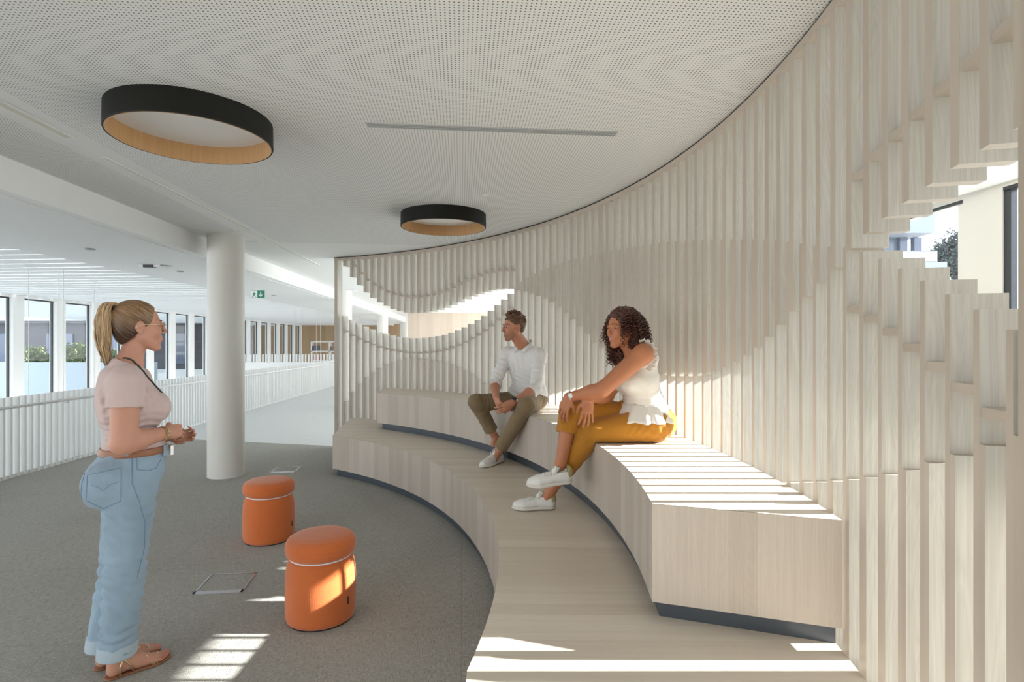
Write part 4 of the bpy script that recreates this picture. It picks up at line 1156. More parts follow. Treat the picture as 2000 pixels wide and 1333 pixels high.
    for a, b, c in ((SH, EL, WRr), (SH2, EL2, WR2)):
        m = a + (b - a) * .42; v.cone(a, b, .070, .076, .03, cap=(m, b - a))
    v.fold(wj(230, 855, .1), .10, (0.2, 0, 1), .035, .006); v.fold(wj(290, 862, .1), .09, (0, 0, 1), .03, .006, ph=1)
    v.fold(wj(275, 755, .15), .07, WF * .8 + A3((0, 0, .6)), .03, .0035); v.fold(wj(235, 790, .12), .10, WF * .7 + A3((0, 0, -.7)), .045, .003, ph=2)
    v.fold(wj(205, 800, .05), .12, WF + A3((0, 0, .3)), .05, .005, ph=.5)
    v.noise(.06, .0012, 3)
    v.clip(wj(250, 876, 0), (0, 0, -1))
    v.ell(wj(262, 700, 0), (.085, .088, .05), frame3(WF + A3((0, 0, -.28))), .006, 'sub')
    v.mesh('tshirt', M['pink'], root, W_O, 1)
    # ---- jeans
    v = Vol((-2.2, 2.2, .08), (-1.35, 3.1, 1.06), .0045)
    v.ell(wj(238, 935, 0), (.137, .180, .13), RB, .05)
    for t in (.08, -.08): v.ell(wj(208, 948, t), (.095, .094, .105), RB, .035)
    v.ell(wj(276, 910, 0), (.092, .142, .10), RB, .05); v.ell(wj(262, 875, 0), (.123, .150, .09), RB, .05)
    cuffs = []
    for (t, kx), (Hp, fd, fs, inner, A_) in zip(((.085, 243), (-.085, 230)), an):
        hip = wj(254, 962, t * 1.02); kn = wj(kx, 1122, t * .95); C_ = A_ + up * .03 - WF * .004
        kk = .03 if t > 0 else .01
        v.cone(hip, kn, .106, .077, kk); v.cone(kn, C_, .078, .074, kk)
        cuffs.append((kn, C_))
    v.fold(cuffs[0][0] + up * .02, .10, WF * .25 + up, .05, .009); v.fold(cuffs[0][0] - up * .16, .11, WF * .5 + up * .8, .06, .009, ph=1); v.fold(cuffs[1][0], .11, up, .05, .008, ph=2)
    v.fold(wj(230, 1010, .1), .10, up * 1 + WF * .4, .05, .007, ph=.4); v.fold(wj(290, 985, .1), .08, up * .8 - WF * .6, .04, .006); v.fold(cuffs[0][1] + up * .08, .09, up, .045, .009, ph=2.2)
    v.noise(.09, .0018, 5); v.noise(.035, .0009, 15)
    v.clip(wj(250, 877, 0), (0, 0, 1)); v.clip((0, 0, .098), (0, 0, -1))
    j = v.mesh('jeans', M['denim'], root, W_O, 1)
    for i, (kn, C_) in enumerate(cuffs):
        v = Vol(C_ - .13, C_ + .13, .004); v.cone(kn, C_, .085, .0775, .0); v.clip((0, 0, .155), (0, 0, 1)); v.clip((0, 0, .094), (0, 0, -1))
        v.mesh('jeans_cuff', M['denimlight'], j, W_O, 1)
    # back pocket, seams, belt
    def onsurf(px, y, t): return Vector(wj(px, y, t) - O)
    def surf_line(pxys, depth_guess, r, name, mat, par, tri=None):
        """thin cord laid on the camera side of the jeans by casting from the lens"""
        dg = bpy.context.evaluated_depsgraph_get(); pts = []
        for px, y in pxys:
            d = Vector(((px - 1000) / FPX, 1, -(y - 671) / FPX)); o_ = Vector((0, 0, 1.5)) - root.location
            ok, loc, nn, _ = tri.ray_cast(o_, d.normalized())
            if ok: pts.append(loc + nn * r * .4)
        if len(pts) > 1: tube(pts, r, 5, name, mat, par)
    def dense(P, n=6):
        out = []
        for a, b in zip(P[:-1], P[1:]):
            for i in range(n): out.append((a[0] + (b[0] - a[0]) * i / n, a[1] + (b[1] - a[1]) * i / n))
        return out + [P[-1]]
    bpy.context.view_layer.update()
    pk = [(171, 929), (237, 914), (236, 979), (202, 994), (168, 978), (171, 929)]
    surf_line(dense(pk), 0, .0018, 'back_pocket_seam', M['stitch'], j, j)
    surf_line(dense([(178, 948), (192, 952), (201, 960), (214, 948), (232, 941)]), 0, .0012, 'pocket_stitching', M['stitch'], j, j)
    surf_line(dense([(258, 890), (258, 945), (272, 980), (283, 1020), (282, 1070), (268, 1130)]), 0, .0016, 'side_seam', M['stitch'], j, j)
    surf_line(dense([(267, 893), (268, 918), (290, 920), (305, 915), (314, 898)]), 0, .0018, 'front_pocket_seam', M['stitch'], j, j)
    surf_line(dense([(166, 925), (160, 945), (158, 965), (168, 1000)]), 0, .0016, 'back_seam', M['stitch'], j, j)
    v = Vol((-2.15, 2.2, .94), (-1.4, 3.1, 1.08), .004)
    g_ = .006
    v.ell(wj(238, 935, 0), (.137 + g_, .180 + g_, .13 + g_), RB, .05)
    v.ell(wj(276, 910, 0), (.092 + g_, .142 + g_, .10 + g_), RB, .05); v.ell(wj(262, 875, 0), (.123 + g_, .150 + g_, .09 + g_), RB, .05)
    v.clip(wj(250, 872, 0), (0, 0, 1)); v.clip(wj(250, 886, 0), (0, 0, -1))
    v.mesh('belt', M['leather'], root, W_O, 1)
    p = wj(331, 878, .03) - O; mb = MB(); mb.obox(Vector(p) + Vector((0, 0, -.025)) - Vector(WR) * .02, Vector(WR) * .04, Vector(WF) * .012, (0, 0, .045)); mb.build('belt_buckle', M['silver'], root)
    for px in (243, 318):
        p = wj(px, 879, .155 if px < 300 else .11) - O; mb = MB(); mb.obox(Vector(p) + Vector((0, 0, -.028)), Vector(WF) * .012, Vector(WR) * .012, (0, 0, .05)); mb.build('belt_loop', M['denim'], j)
    # leather patch tag hanging at the back of the waistband
    # ---- hair
    v = Vol(hc - .16, hc + .16, .003)
    T = lambda x, y, z: hc + x * HR[0] + y * HR[1] + z * HR[2]
    v.ell(T(-.018, 0, .036), (.100, .081, .089), HR, .01); v.ell(T(-.05, 0, -.02), (.055, .066, .07), HR, .03)
    v.clip(T(.052, 0, .065), HR[0] * .80 + HR[2] * -.25); v.clip(T(-.0, 0, .0) + HR[0] * .02, HR[0] * .72 + HR[2] * -.78, ball=None)
    v.ell(T(-.004, -.088, -.006), (.022, .03, .034), HR, .004, 'sub')
    axv = nrm(T(-.098, 0, .082) - hc); e1v = nrm(HR[1] - axv * (HR[1] @ axv)); e2v = np.cross(axv, e1v)
    r_ = v.sub_box(v.lo, v.lo + v.n * v.h); sl, X, Y, Z = r_; dx, dy, dz = X - hc[0], Y - hc[1], Z - hc[2]
    an_ = np.arctan2(dx * e1v[0] + dy * e1v[1] + dz * e1v[2], dx * e2v[0] + dy * e2v[1] + dz * e2v[2])
    v.f[sl] += (.0007 * np.sin(an_ * 46) + .0006 * np.sin(an_ * 27 + 1)).astype(np.float32)
    M['hair1r'] = hair_radial('combed_blond_hair', hc - O, axv, e1v, (0.10, 0.05, 0.024), (0.40, 0.24, 0.12), (0.06, 0.028, 0.014))
    hr = v.mesh('hair', M['hair1r'], root, W_O, 0)
    # ponytail: cords of hair from the tie
    g = np.random.default_rng(4); tie = T(-.098, 0, .082)
    path = [(234, 604), (226, 596), (214, 596), (206, 606), (202, 625), (201, 650), (203, 672), (206, 692), (209, 712)]
    wd = [.008, .016, .024, .029, .033, .033, .029, .02, .008]
    strands = ([[], []], [[], []])
    for c_i in range(190):
        a = g.uniform(0, 6.28); q = math.sqrt(g.uniform(0, 1)); pts = []; rs = []; lenf = g.uniform(.8, 1.05)
        for i, ((px, y), w__) in enumerate(zip(path, wd)):
            p = wj(px + (g.uniform(-3, 3) if i > 3 else 0), y + (i / 8) * (lenf - 1) * 90, 0)
            p = p + WR * math.cos(a + i * .12) * q * w__ + WF * math.sin(a + i * .12) * q * w__ * .85
            pts.append(p - O); rs.append((.003, .0033, .0035, .0036, .0036, .0034, .003, .002, .0006)[i] * g.uniform(.8, 1.2))
        PR = smooth_path([list(p) + [r] for p, r in zip(pts, rs)], 3)
        vv, ff = tube([p[:3] for p in PR], [max(.0004, p[3]) for p in PR], 6, None)
        tgt = strands[c_i % 2]; b_ = len(tgt[0]); tgt[0] += [tuple(x) for x in vv]; tgt[1] += [tuple(b_ + x for x in q_) for q_ in ff]
    for (V_, F_), mt in zip(strands, (M['hair1b'], M['hair1c'])):
        me = bpy.data.meshes.new('ponytail'); me.from_pydata(V_, [], F_); me.materials.append(mt); me.polygons.foreach_set('use_smooth', [True] * len(F_))
        o_ = bpy.data.objects.new('ponytail', me); COL.objects.link(o_); o_.parent = hr; o_['kind'] = 'stuff'
    tube([Vector(tie - O + WF * -.004 + (WR * math.cos(t) + A3((0, 0, 1)) * math.sin(t)) * .019) for t in np.linspace(0, 2 * math.pi, 14)], .005, 8, 'hair_tie', M['tagblack'], hr)
    # ---- glasses, earring, lanyard, bracelets
    gl = empty('glasses', (0, 0, 0)); gl.parent = root
    for s in (1, -1):
        c0 = T(.096, s * .031, .002) - O
        tube([Vector(c0 + HR[1] * .022 * math.cos(a) + HR[2] * .019 * math.sin(a)) for a in np.linspace(0, 2 * math.pi, 20)], .0012, 6, 'rim', M['gold'], gl)
        tube([Vector(T(.098, s * .053, .006) - O), Vector(T(.08, s * .072, .008) - O), Vector(T(-.01, s * .083, .006) - O), Vector(T(-.03, s * .081, -.01) - O)], .0014, 6, 'temple', M['gold'], gl)
    tube([Vector(T(.1, -.01, .006) - O), Vector(T(.103, 0, .009) - O), Vector(T(.1, .01, .006) - O)], .0012, 6, 'bridge', M['gold'], gl)
    e = lathe([(0, -.004), (.004, 0), (0, .004)], 10).build('earring', M['silver'], root, True); e.location = Vector(T(-.008, -.082, -.036) - O)
    lan = [(240, 700), (247, 700), (258, 704), (272, 718), (288, 738), (305, 757), (316, 768)]
    ts = bpy.data.objects[[c for c in bpy.data.objects.keys() if c.startswith('tshirt')][0]]
    bpy.context.view_layer.update()
    pts = []
    for px, y in dense(lan, 4):
        d = Vector(((px - 1000) / FPX, 1, -(y - 671) / FPX)).normalized(); best = None
        for ob in (ts, [c for c in root.children if c.name.startswith('body')][0]):
            ok, loc, nn, _ = ob.ray_cast(Vector((0, 0, 1.5)) - root.location, d)
            if ok and (best is None or loc.y < best[0].y): best = (loc.copy(), nn.copy())
        if best: pts.append(best[0] + best[1] * .002)
    if len(pts) > 2: tube(pts, .0042, 6, 'lanyard', M['lanyard'], root)
    for i, (f_, r) in enumerate(((.90, .033), (.94, .032), (.985, .031))):
        c0 = EL + (WRr - EL) * f_ - O; d = nrm(WRr - EL); s1 = nrm(np.cross(d, up)); u1 = np.cross(s1, d)
        tube([Vector(c0 + (s1 * math.cos(a) + u1 * math.sin(a)) * r + d * .006 * math.sin(a + i)) for a in np.linspace(0, 2 * math.pi, 20)], .0022, 6, 'bracelet', M['gold'], root)
    # ---- sandals
    for Hp, fd, fs, inner, A_ in an:
        Q = lambda x, y, z: Vector(Hp - O + fd * x + fs * y * inner + up * z)
        v = Vol(Hp - .3, Hp + .3, .004)
        for (x0, y0, r0), (x1, y1, r1) in zip([(.02, 0, .030), (.10, -.003, .027), (.18, .0, .041)], [(.10, -.003, .027), (.18, .0, .041), (.228, .008, .032)]):
            v.cone(Hp + fd * x0 + fs * y0 * inner + up * .006, Hp + fd * x1 + fs * y1 * inner + up * .006, r0, r1, .01, flat=(up, .35))
        v.clip((0, 0, .001), (0, 0, -1)); v.clip((0, 0, .011), (0, 0, 1))
        s_ = v.mesh('sandal', M['leather'], root, W_O, 0)
        def strap(P_, r=.0045): tube([Q(*p) for p in P_], r, 6, 'sandal_strap', M['gold'], s_)
        strap([(.20, .036, .008), (.205, .022, .036), (.20, 0, .040), (.19, -.02, .036), (.175, -.038, .008)])
        strap([(.15, .034, .008), (.165, .018, .050), (.175, -.004, .045), (.185, -.024, .032), (.19, -.036, .008)])
        strap([(.175, -.038, .008), (.15, -.018, .056), (.11, .0, .074), (.075, .028, .07), (.05, .034, .04), (.045, .03, .008)])
        strap([(.10, -.03, .008), (.085, -.031, .045), (.055, -.034, .085), (.02, -.028, .098), (-.004, 0, .09), (.02, .03, .092), (.055, .034, .085), (.09, .02, .086), (.11, 0, .078)])
        strap([(.045, -.033, .008), (.045, -.036, .05), (.055, -.036, .085)])
        for yy, xl, rr in ((.024, .249, .009), (.007, .244, .0065), (-.008, .235, .006), (-.021, .224, .0055), (-.032, .211, .005)):
            n_ = lathe([(0, -.003), (rr, 0), (0, .004)], 10).build('toenail', M['nail'], root, True); n_.location = Q(xl - .003, yy, .0285); n_.scale = (1.1, 1, .6)
    return root
M['brow1'] = flat('light_brown_brow', (0.22, 0.13, 0.07), .7)
M['pink'] = cloth('pink_jersey', (0.60, 0.465, 0.44), 500, .25, .04)
M['denim'] = cloth('light_denim', (0.29, 0.39, 0.475), 900, .5, .25, 6); M['denimlight'] = cloth('denim_inside', (0.42, 0.51, 0.57), 900, .5, .08, 9)
M['stitch'] = flat('denim_stitching', (0.17, 0.27, 0.38), .8)
M['leather'] = flat('brown_leather', (0.30, 0.12, 0.055), .45)
M['hair1'] = hairmat('dark_blond_hair', (0.075, 0.036, 0.016), (0.36, 0.21, 0.10), 9, 130, rot=(0, math.radians(62), math.radians(-46))); M['hair1b'] = hairmat('light_blond_hair', (0.34, 0.21, 0.10), (0.66, 0.48, 0.28), 5, 150)
M['hair1c'] = hairmat('mid_blond_hair', (0.26, 0.15, 0.07), (0.50, 0.34, 0.18), 5, 150)
M['lanyard'] = flat('dark_patterned_lanyard', (0.05, 0.045, 0.035), .7); M['nail'] = flat('coral_nail', (0.8, 0.16, 0.14), .3)
build_standing()
# ================================================================== SEATED PERSON (man, centre)
def pt(px, y, D): return A3(((px - 1000) / FPX * D, D, 1.5 - (y - 671) * D / FPX))
M['shirt'] = cloth('white_shirt', (0.78, 0.77, 0.76), 700, .2, .02); M['khaki'] = cloth('khaki_chinos', (0.24, 0.175, 0.10), 900, .3, .08)
M['hair2'] = hairmat('chestnut_hair', (0.05, 0.022, 0.01), (0.20, 0.09, 0.04), 60, 90); M['beard'] = flat('short_beard', (0.38, 0.185, 0.11), .8, bump=.5, bscale=900, var=.25, vscale=300)
M['brow2'] = flat('dark_brown_brow', (0.06, 0.03, 0.018), .7); M['button'] = flat('shirt_button', (0.6, 0.6, 0.58), .3)
UP = A3((0, 0, 1))
def cast(objs, root, px, y, lift=.002):
    best = None; d = Vector(((px - 1000) / FPX, 1, -(y - 671) / FPX)).normalized()
    for ob in objs:
        ok, loc, nn, _ = ob.ray_cast(Vector((0, 0, 1.5)) - root.location, d)
        if ok and (best is None or loc.y < best[0].y): best = (loc.copy(), nn.copy())
    return None if best is None else best[0] + best[1] * lift
def build_man():
    f = nrm((-.55, -.835, 0)); l = A3((-f[1], f[0], 0)); l = A3((.835, -.55, 0)) / np.linalg.norm((.835, .55)); RB = np.array([f, l, UP])
    hipc = pt(1033, 779, 5.13); O = A3((hipc[0], hipc[1], Z2))
    root = empty('person', tuple(O)); tag(root, 'seated person with short brown hair and beard, white shirt, khaki trousers, hands clasped', 'person')
    chest = hipc + UP * .31 + f * .035; sh = hipc + UP * .425 + f * .05
    hc = pt(1003, 640, 5.0); HR = frame3((-.90, -.43, -.03))
    SR, SL = sh - l * .180 + f * .02 - UP * .012, sh + l * .158 + f * .03 - UP * .025
    ER, EL = pt(966, 750, 5.06), pt(1046, 760, 4.86); WRt, WL = pt(969, 778, 4.78), pt(1002, 787, 4.68)
    HRt, HL = pt(1019, 783, 5.20), pt(1044, 784, 5.06)
    KR, KL = pt(930, 786, 5.00), pt(1028, 793, 4.66)
    AR, AL = pt(968, 856, 5.13), pt(974, 882, 4.90)
    def torso(v, g=0):
        v.ell(hipc + UP * .02, (.125 + g, .17 + g, .12 + g), RB, .05)
        v.ell(hipc + UP * .17 + f * .015, (.105 + g, .15 + g, .15 + g), RB, .06)
        v.ell(chest, (.11 + g, .165 + g, .14 + g), RB, .06)
        v.ell(sh - UP * .02, (.085 + g, .17 + g, .07 + g), RB, .05)
        for S in (SR, SL): v.ell(S - UP * .012, (.058 + g,) * 3, RB, .05)
    lo = O + A3((-.60, -.75, -.48)); hi = O + A3((.45, .35, .98))
    v = Vol(lo, hi, .0045); torso(v)
    v.cone(sh + UP * .02, hc - UP * .06 - HR[0] * .015, .062, .055, .04)
    head(v, hc, HR, 1.02, fem=False)
    for S, E, W in ((SR, ER, WRt), (SL, EL, WL)):
        v.cone(S, E, .052, .042, .03); v.cone(E, E + (W - E) * .3, .042, .043, .02); v.cone(E + (W - E) * .3, W, .042, .027, .02)
    mid = pt(976, 800, 4.70)
    hand(v, WRt, nrm(pt(985, 812, 4.62) - WRt), nrm(l * .6 - f * .7 - UP * .2), -1, curl=(.35, .45, .3), sc=.98)
    hand(v, WL, nrm(pt(958, 808, 4.60) - WL), nrm(-f * .8 - l * .3 + UP * .25), 1, curl=(.3, .5, .35), sc=.98)
    for Hh, K, A in ((HRt, KR, AR), (HL, KL, AL)):
        v.cone(Hh, K, .075, .05, .03); v.cone(K, A, .048, .034, .02)
    toeR, heelR = pt(0, 0, 1), None
    v.cone(AR, AR + A3((-.02, -.04, -.05)), .033, .028, .02); v.cone(AL, AL + A3((-.03, -.05, -.06)), .033, .028, .02)
    v.mesh('body', M['skin2'], root, O, 1)
    face_bits(hc, HR, 1.02, root, O, M['brow2'], M['lip2'], .001)
    # shirt
    v = Vol(O + A3((-.35, -.5, -.02)), O + A3((.35, .3, .66)), .0045)
    torso(v, .014)
    v.ell(hipc + UP * .07 + f * .03, (.135, .175, .07), RB, .04)
    for S, E, W in ((SR, ER, WRt), (SL, EL, WL)):
        v.cone(S, E, .060, .054, .03)
        c_ = E + (W - E) * .24; v.cone(E, E + (W - E) * .3, .057, .054, .02, cap=(c_, W - E))
        v.cone(E + (W - E) * .13, c_, .059, .058, .004, cap=(c_, W - E))
        v.fold(E, .08, nrm(W - E) * .5 + nrm(S - E), .03, .005); v.fold((S + E) / 2, .10, nrm(S - E) + f * .5, .045, .004, ph=1)
    v.fold(hipc + UP * .12 + f * .1, .13, UP + l * .5, .045, .0055); v.fold(hipc + UP * .15 - l * .12, .1, UP + f * .4, .035, .005, ph=2); v.fold(chest + f * .1, .13, l * .8 + UP * .3, .07, .0035, ph=1)
    v.fold(SL, .09, l + UP * .6, .04, .004); v.fold(SR, .09, l - UP * .6, .04, .004)
    v.noise(.07, .0018, 4)
    v.clip(hipc - UP * .0 + f * 0, (0, 0, -1))
    nb = sh + UP * .075 + f * .02
    v.ell(nb + f * .01, (.062, .060, .055), frame3(f - UP * .35), .006, 'sub')
    v.cone(nb + f * .075 - UP * .02, nb + f * .12 - UP * .10, .033, .006, .006, 'sub')
    v.mesh('shirt', M['shirt'], root, O, 1)
    sm = root.children[-1] if root.children[-1].name.startswith('shirt') else [c for c in root.children if c.name.startswith('shirt')][0]
    # collar
    for s in (1, -1):
        b0 = nb - f * .045 + UP * .028; V_ = []
        P_ = [(-.050, .018, .040), (-.03, .052, .034), (.01, .066, .012), (.05, .05, -.018), (.082, .022, -.052)]
        Q_ = [(-.062, .02, -.004), (-.04, .070, -.008), (.012, .084, -.024), (.062, .075, -.052), (.098, .050, -.080)]
        mbc = MB()
        for i in range(4):
            q = [nb + f * a + l * b * s + UP * c - O for a, b, c in (P_[i], P_[i + 1], Q_[i + 1], Q_[i])]
            if s < 0: q.reverse()
            mbc.face([tuple(x) for x in q])
        co = mbc.build('collar', M['shirt'], root, True, True); md = co.modifiers.new('s', 'SOLIDIFY'); md.thickness = .005; md.offset = 0
    bpy.context.view_layer.update()
    pts = [cast([sm], root, 1003 + i * 1.1 - i * i * .14, 707 + i * 6.8, .001) for i in range(9)]
    pts = [p for p in pts if p is not None]
    if len(pts) > 2: tube(pts, .0022, 5, 'placket_edge', M['shirt'], sm)
    for i in (1, 3, 5, 7):
        if i < len(pts):
            b = lathe([(0, .002), (.005, .0015), (.0055, 0)], 10).build('button', M['button'], sm, True); b.location = pts[i] + Vector(f * .003 - l * .008); b.rotation_euler = Vector(f).to_track_quat('Z', 'Y').to_euler()
    # trousers
    v = Vol(O + A3((-.60, -.75, -.42)), O + A3((.40, .35, .24)), .0045)
    v.ell(hipc + UP * .005, (.145, .185, .115), RB, .05)
    for Hh, K, A, lift in ((HRt, KR, AR, .09), (HL, KL, AL, .055)):
        v.cone(Hh, K, .092, .069, .04); e = A + (K - A) / np.linalg.norm(K - A) * lift
        v.cone(K, e, .069, .058, .03, cap=(e, A - K)); v.cone(e + (K - e) * .09, e, .0625, .0615, .003, cap=(e, A - K))
        v.fold(K - (K - Hh) * .18, .08, K - Hh, .03, .004); v.fold(Hh + (K - Hh) * .15, .10, (K - Hh) + UP * .2, .035, .005, ph=1)
        v.fold(K + (e - K) * .25, .07, K - e, .035, .0035, ph=2); v.fold(e + (K - e) * .2, .08, (K - e), .04, .0035)
    v.fold(hipc + f * .12 + UP * .03, .10, l + UP * .3, .035, .005)
    v.noise(.08, .0015, 6)
    v.mesh('trousers', M['khaki'], root, O, 1)
    # hair and beard
    T = lambda x, y, z: hc + 1.02 * (x * HR[0] + y * HR[1] + z * HR[2])
    v = Vol(hc - .17, hc + .19, .003)
    v.ell(T(-.018, 0, .042), (.100, .080, .088), HR, .01); v.ell(T(-.055, 0, .0), (.045, .060, .06), HR, .02)
    v.clip(T(.07, 0, .05), HR[0] * .9 - HR[2] * .45); v.clip(T(.0, 0, .005), HR[0] * .65 - HR[2] * .75)
    g = np.random.default_rng(8)
    for i in range(120):
        a = g.uniform(-2.9, 2.9); e_ = g.uniform(.05, 1.45)
        if abs(a) < 1.0 and e_ < .75: continue
        d = A3((math.cos(a) * math.cos(e_), math.sin(a) * math.cos(e_), math.sin(e_)))
        p = T(-.018 + .098 * d[0], .078 * d[1], .042 + .086 * d[2]); dn = d[0] * HR[0] + d[1] * HR[1] + d[2] * HR[2]
        top = max(0, math.sin(e_)); dr = nrm(HR[0] * (.9 if top > .5 else -.3) + dn * (.5 + .3 * top) + HR[1] * g.uniform(-.6, .6) - UP * (.9 if top < .35 else -.2))
        v.cone(p - dn * .004, p + dr * (.014 + .018 * top), .010, .004, .010)
    v.noise(.022, .0022, 21)
    v.mesh('hair', M['hair2'], root, O, 0)
    v = Vol(hc - .16, hc + .14, .003)
    head(v, hc, HR, 1.02 * 1.0, fem=False); v.f -= .0010
    v.clip(T(.0, 0, -.040), HR[2] * 1.0 - HR[0] * .12); v.clip(T(.018, 0, -.05), -HR[0] + HR[2] * .3)
    v.ell(T(.095, 0, -.060), (.022, .026, .0065), HR, .003, 'sub'); v.ell(T(.09, .045, -.035), (.04, .02, .028), HR, .01, 'sub'); v.ell(T(.09, -.045, -.035), (.04, .02, .028), HR, .01, 'sub')
    v.mesh('beard', M['beard'], root, O, 0)
    # watch
    d = nrm(WL - EL); c0 = EL + (WL - EL) * .90; s1 = nrm(np.cross(d, UP)); u1 = np.cross(s1, d)
    wt = tube([Vector(c0 + (s1 * math.cos(a) + u1 * math.sin(a)) * .032 - O) for a in np.linspace(0, 2 * math.pi, 20)], .006, 6, 'watch', M['silver'], root)
    fc = nrm(u1 * .8 - A3((0, 1, 0)) * .7); mb = MB(); x_ = nrm(np.cross(fc, d)); q = c0 + fc * .033 - O
    mb.obox(Vector(q - d * .017 - x_ * .015), Vector(d * .034), Vector(x_ * .03), Vector(fc * .009)); mb.build('watch_case', M['tagblack'], wt)
    sneaker(root, O, (-.085, 4.985, Z1 + .001), (-.262, 4.70, Z1 + .001), accent=M['navytab'], sc=1.08)
    sneaker(root, O, (-.10, 5.165, Z1 + .001), (-.20, 4.875, Z1 + .001), accent=M['navytab'], sc=1.0)
build_man()

# ================================================================== SEATED PERSON (woman, right)
M['blouse'] = cloth('cream_blouse', (0.78, 0.755, 0.70), 600, .2, .02); M['mustard'] = cloth('mustard_trousers', (0.46, 0.20, 0.025), 900, .25, .05)
M['hair3'] = hairmat('dark_curly_hair', (0.012, 0.005, 0.004), (0.14, 0.04, 0.02), 120, 120, .4)
M['teeth'] = flat('teeth', (0.8, 0.77, 0.72), .3)
def build_woman():
    f = nrm((-.97, -.24, 0)); l = A3((-f[1], f[0], 0)); l = A3((f[1] * -1, f[0], 0)); RB = np.array([f, l, UP])      # l points to her left, towards the camera
    hipc = pt(1262, 824, 3.53); O = A3((hipc[0], hipc[1], Z2))
    root = empty('person', tuple(O)); tag(root, 'seated person with long dark curly hair, white ruffled top, mustard trousers, legs crossed', 'person')
    hc = pt(1214, 642, 3.42); HR = frame3((-.86, -.50, -.04)); HR = frame3((-.86, -.50, -.04))
    sh = pt(1247, 700, 3.47); chest = pt(1247, 742, 3.49); waist = pt(1256, 782, 3.52)
    SL, SR = pt(1256, 692, 3.30), pt(1232, 696, 3.62)
    EL, ER = pt(1176, 762, 3.27), pt(1184, 774, 3.55); WL, WR_ = pt(1110, 776, 3.36), pt(1149, 780, 3.33)
    HL, HRr = pt(1268, 832, 3.44), pt(1254, 822, 3.63)
    KL, KR = pt(1156, 846, 3.44), pt(1117, 796, 3.50)
    AL, AR = pt(1076, 958, 3.535), pt(1095, 908, 3.42)
    def torso(v, g=0):
        v.ell(hipc + UP * .02, (.14 + g, .185 + g, .125 + g), RB, .06)
        v.ell(waist, (.105 + g, .14 + g, .11 + g), RB, .06)
        v.ell(chest, (.105 + g, .15 + g, .12 + g), RB, .05)
        v.ell(sh + f * -.01, (.085 + g, .15 + g, .07 + g), RB, .05)
        for s in (1, -1): v.ell(chest + f * .085 + l * .07 * s - UP * .005, (.06 + g, .066 + g, .06 + g), RB, .04)
    lo = O + A3((-.85, -.50, -.48)); hi = O + A3((.32, .40, .92))
    v = Vol(lo, hi, .0045); torso(v)
    for S in (SL, SR): v.ell(S, (.056,) * 3, RB, .05)
    v.cone(sh + f * .01, hc - UP * .06 - HR[0] * .02, .056, .047, .04)
    head(v, hc, HR, .98)
    for S, E, W in ((SL, EL, WL), (SR, ER, WR_)):
        v.cone(S, E, .058, .045, .03); v.cone(E, E + (W - E) * .35, .045, .042, .02); v.cone(E + (W - E) * .3, W, .041, .0255, .02)
    hand(v, WL, nrm(pt(1096, 815, 3.37) - WL), nrm(f * -.6 + l * -.6), 1, curl=(.25, .35, .25), sc=.90)
    hand(v, WR_, nrm(pt(1146, 832, 3.27) - WR_), nrm(A3((-.1, 1, 0))), -1, curl=(.16, .25, .2), sc=.92, spread=.45)
    for Hh, K, A in ((HL, KL, AL), (HRr, KR, AR)):
        v.cone(Hh, K, .085, .055, .03); v.cone(K, K + (A - K) * .35, .052, .052, .02); v.cone(K + (A - K) * .3, A, .051, .034, .02)
    v.cone(AR, AR + A3((-.03, 0, -.04)), .033, .028, .02); v.cone(AL, AL + A3((-.03, 0, -.05)), .033, .028, .02)
    v.mesh('body', M['skin3'], root, O, 1)
    face_bits(hc, HR, .98, root, O, M['brow2'], M['lip'], .006)
    T = lambda x, y, z: hc + .98 * (x * HR[0] + y * HR[1] + z * HR[2])
    tube([Vector(T(.0895, -.014, -.0562) - O), Vector(T(.0925, 0, -.0585) - O), Vector(T(.0895, .014, -.0562) - O)], [.0015, .0026, .0015], 6, 'teeth', M['teeth'], root)
    # blouse with ruffled armholes and a peplum
    v = Vol(O + A3((-.30, -.38, -.02)), O + A3((.32, .38, .62)), .0045)
    torso(v, .011)
    for S in (SL, SR): v.ell(S - UP * .01, (.05,) * 3, RB, .05)
    v.fold(waist, .14, UP + f * .3, .03, .0035); v.fold(chest - f * .08, .10, UP * .8 + f * .4, .035, .003, ph=1)
    v.noise(.07, .001, 2)
    v.clip(waist - UP * .035, (0, 0, -1))
    v.ell(sh + UP * .085 + f * .035, (.10, .10, .075), frame3(f - UP * .55), .01, 'sub')
    for S, s in ((SL, 1), (SR, -1)):
        c_ = S + l * s * .028 - UP * .01; v.ell(c_ + l * s * .035, (.062, .055, .085), RB, .008, 'sub')
    bl_ = v.mesh('blouse', M['blouse'], root, O, 1)
    g = np.random.default_rng(3)
    def ruffle(C, N, u, w_, r0, r1, drop, waves, amp, a0, a1, name, n=150, th=.003):
        """wavy frill around centre C: starts on ellipse r0 and flares to r1 while dropping"""
        V = []; F = []; rows = 9
        for i in range(n + 1):
            a = a0 + (a1 - a0) * i / n
            for j in range(rows):
                q = j / (rows - 1); wv = amp * q * (math.sin(waves * a) + .5 * math.sin(waves * 1.7 * a + 1.3))
                ru, rw = r0[0] + (r1[0] - r0[0]) * q + wv, r0[1] + (r1[1] - r0[1]) * q + wv
                p = C + u * math.cos(a) * ru + w_ * math.sin(a) * rw + N * drop * q + N * wv * .25
                V.append(tuple(p - O))
        for i in range(n):
            for j in range(rows - 1): F.append((i * rows + j, (i + 1) * rows + j, (i + 1) * rows + j + 1, i * rows + j + 1))
        me = bpy.data.meshes.new(name); me.from_pydata(V, [], F); me.materials.append(M['blouse']); me.polygons.foreach_set('use_smooth', [True] * len(F))
        o = bpy.data.objects.new(name, me); COL.objects.link(o); o.parent = bl_
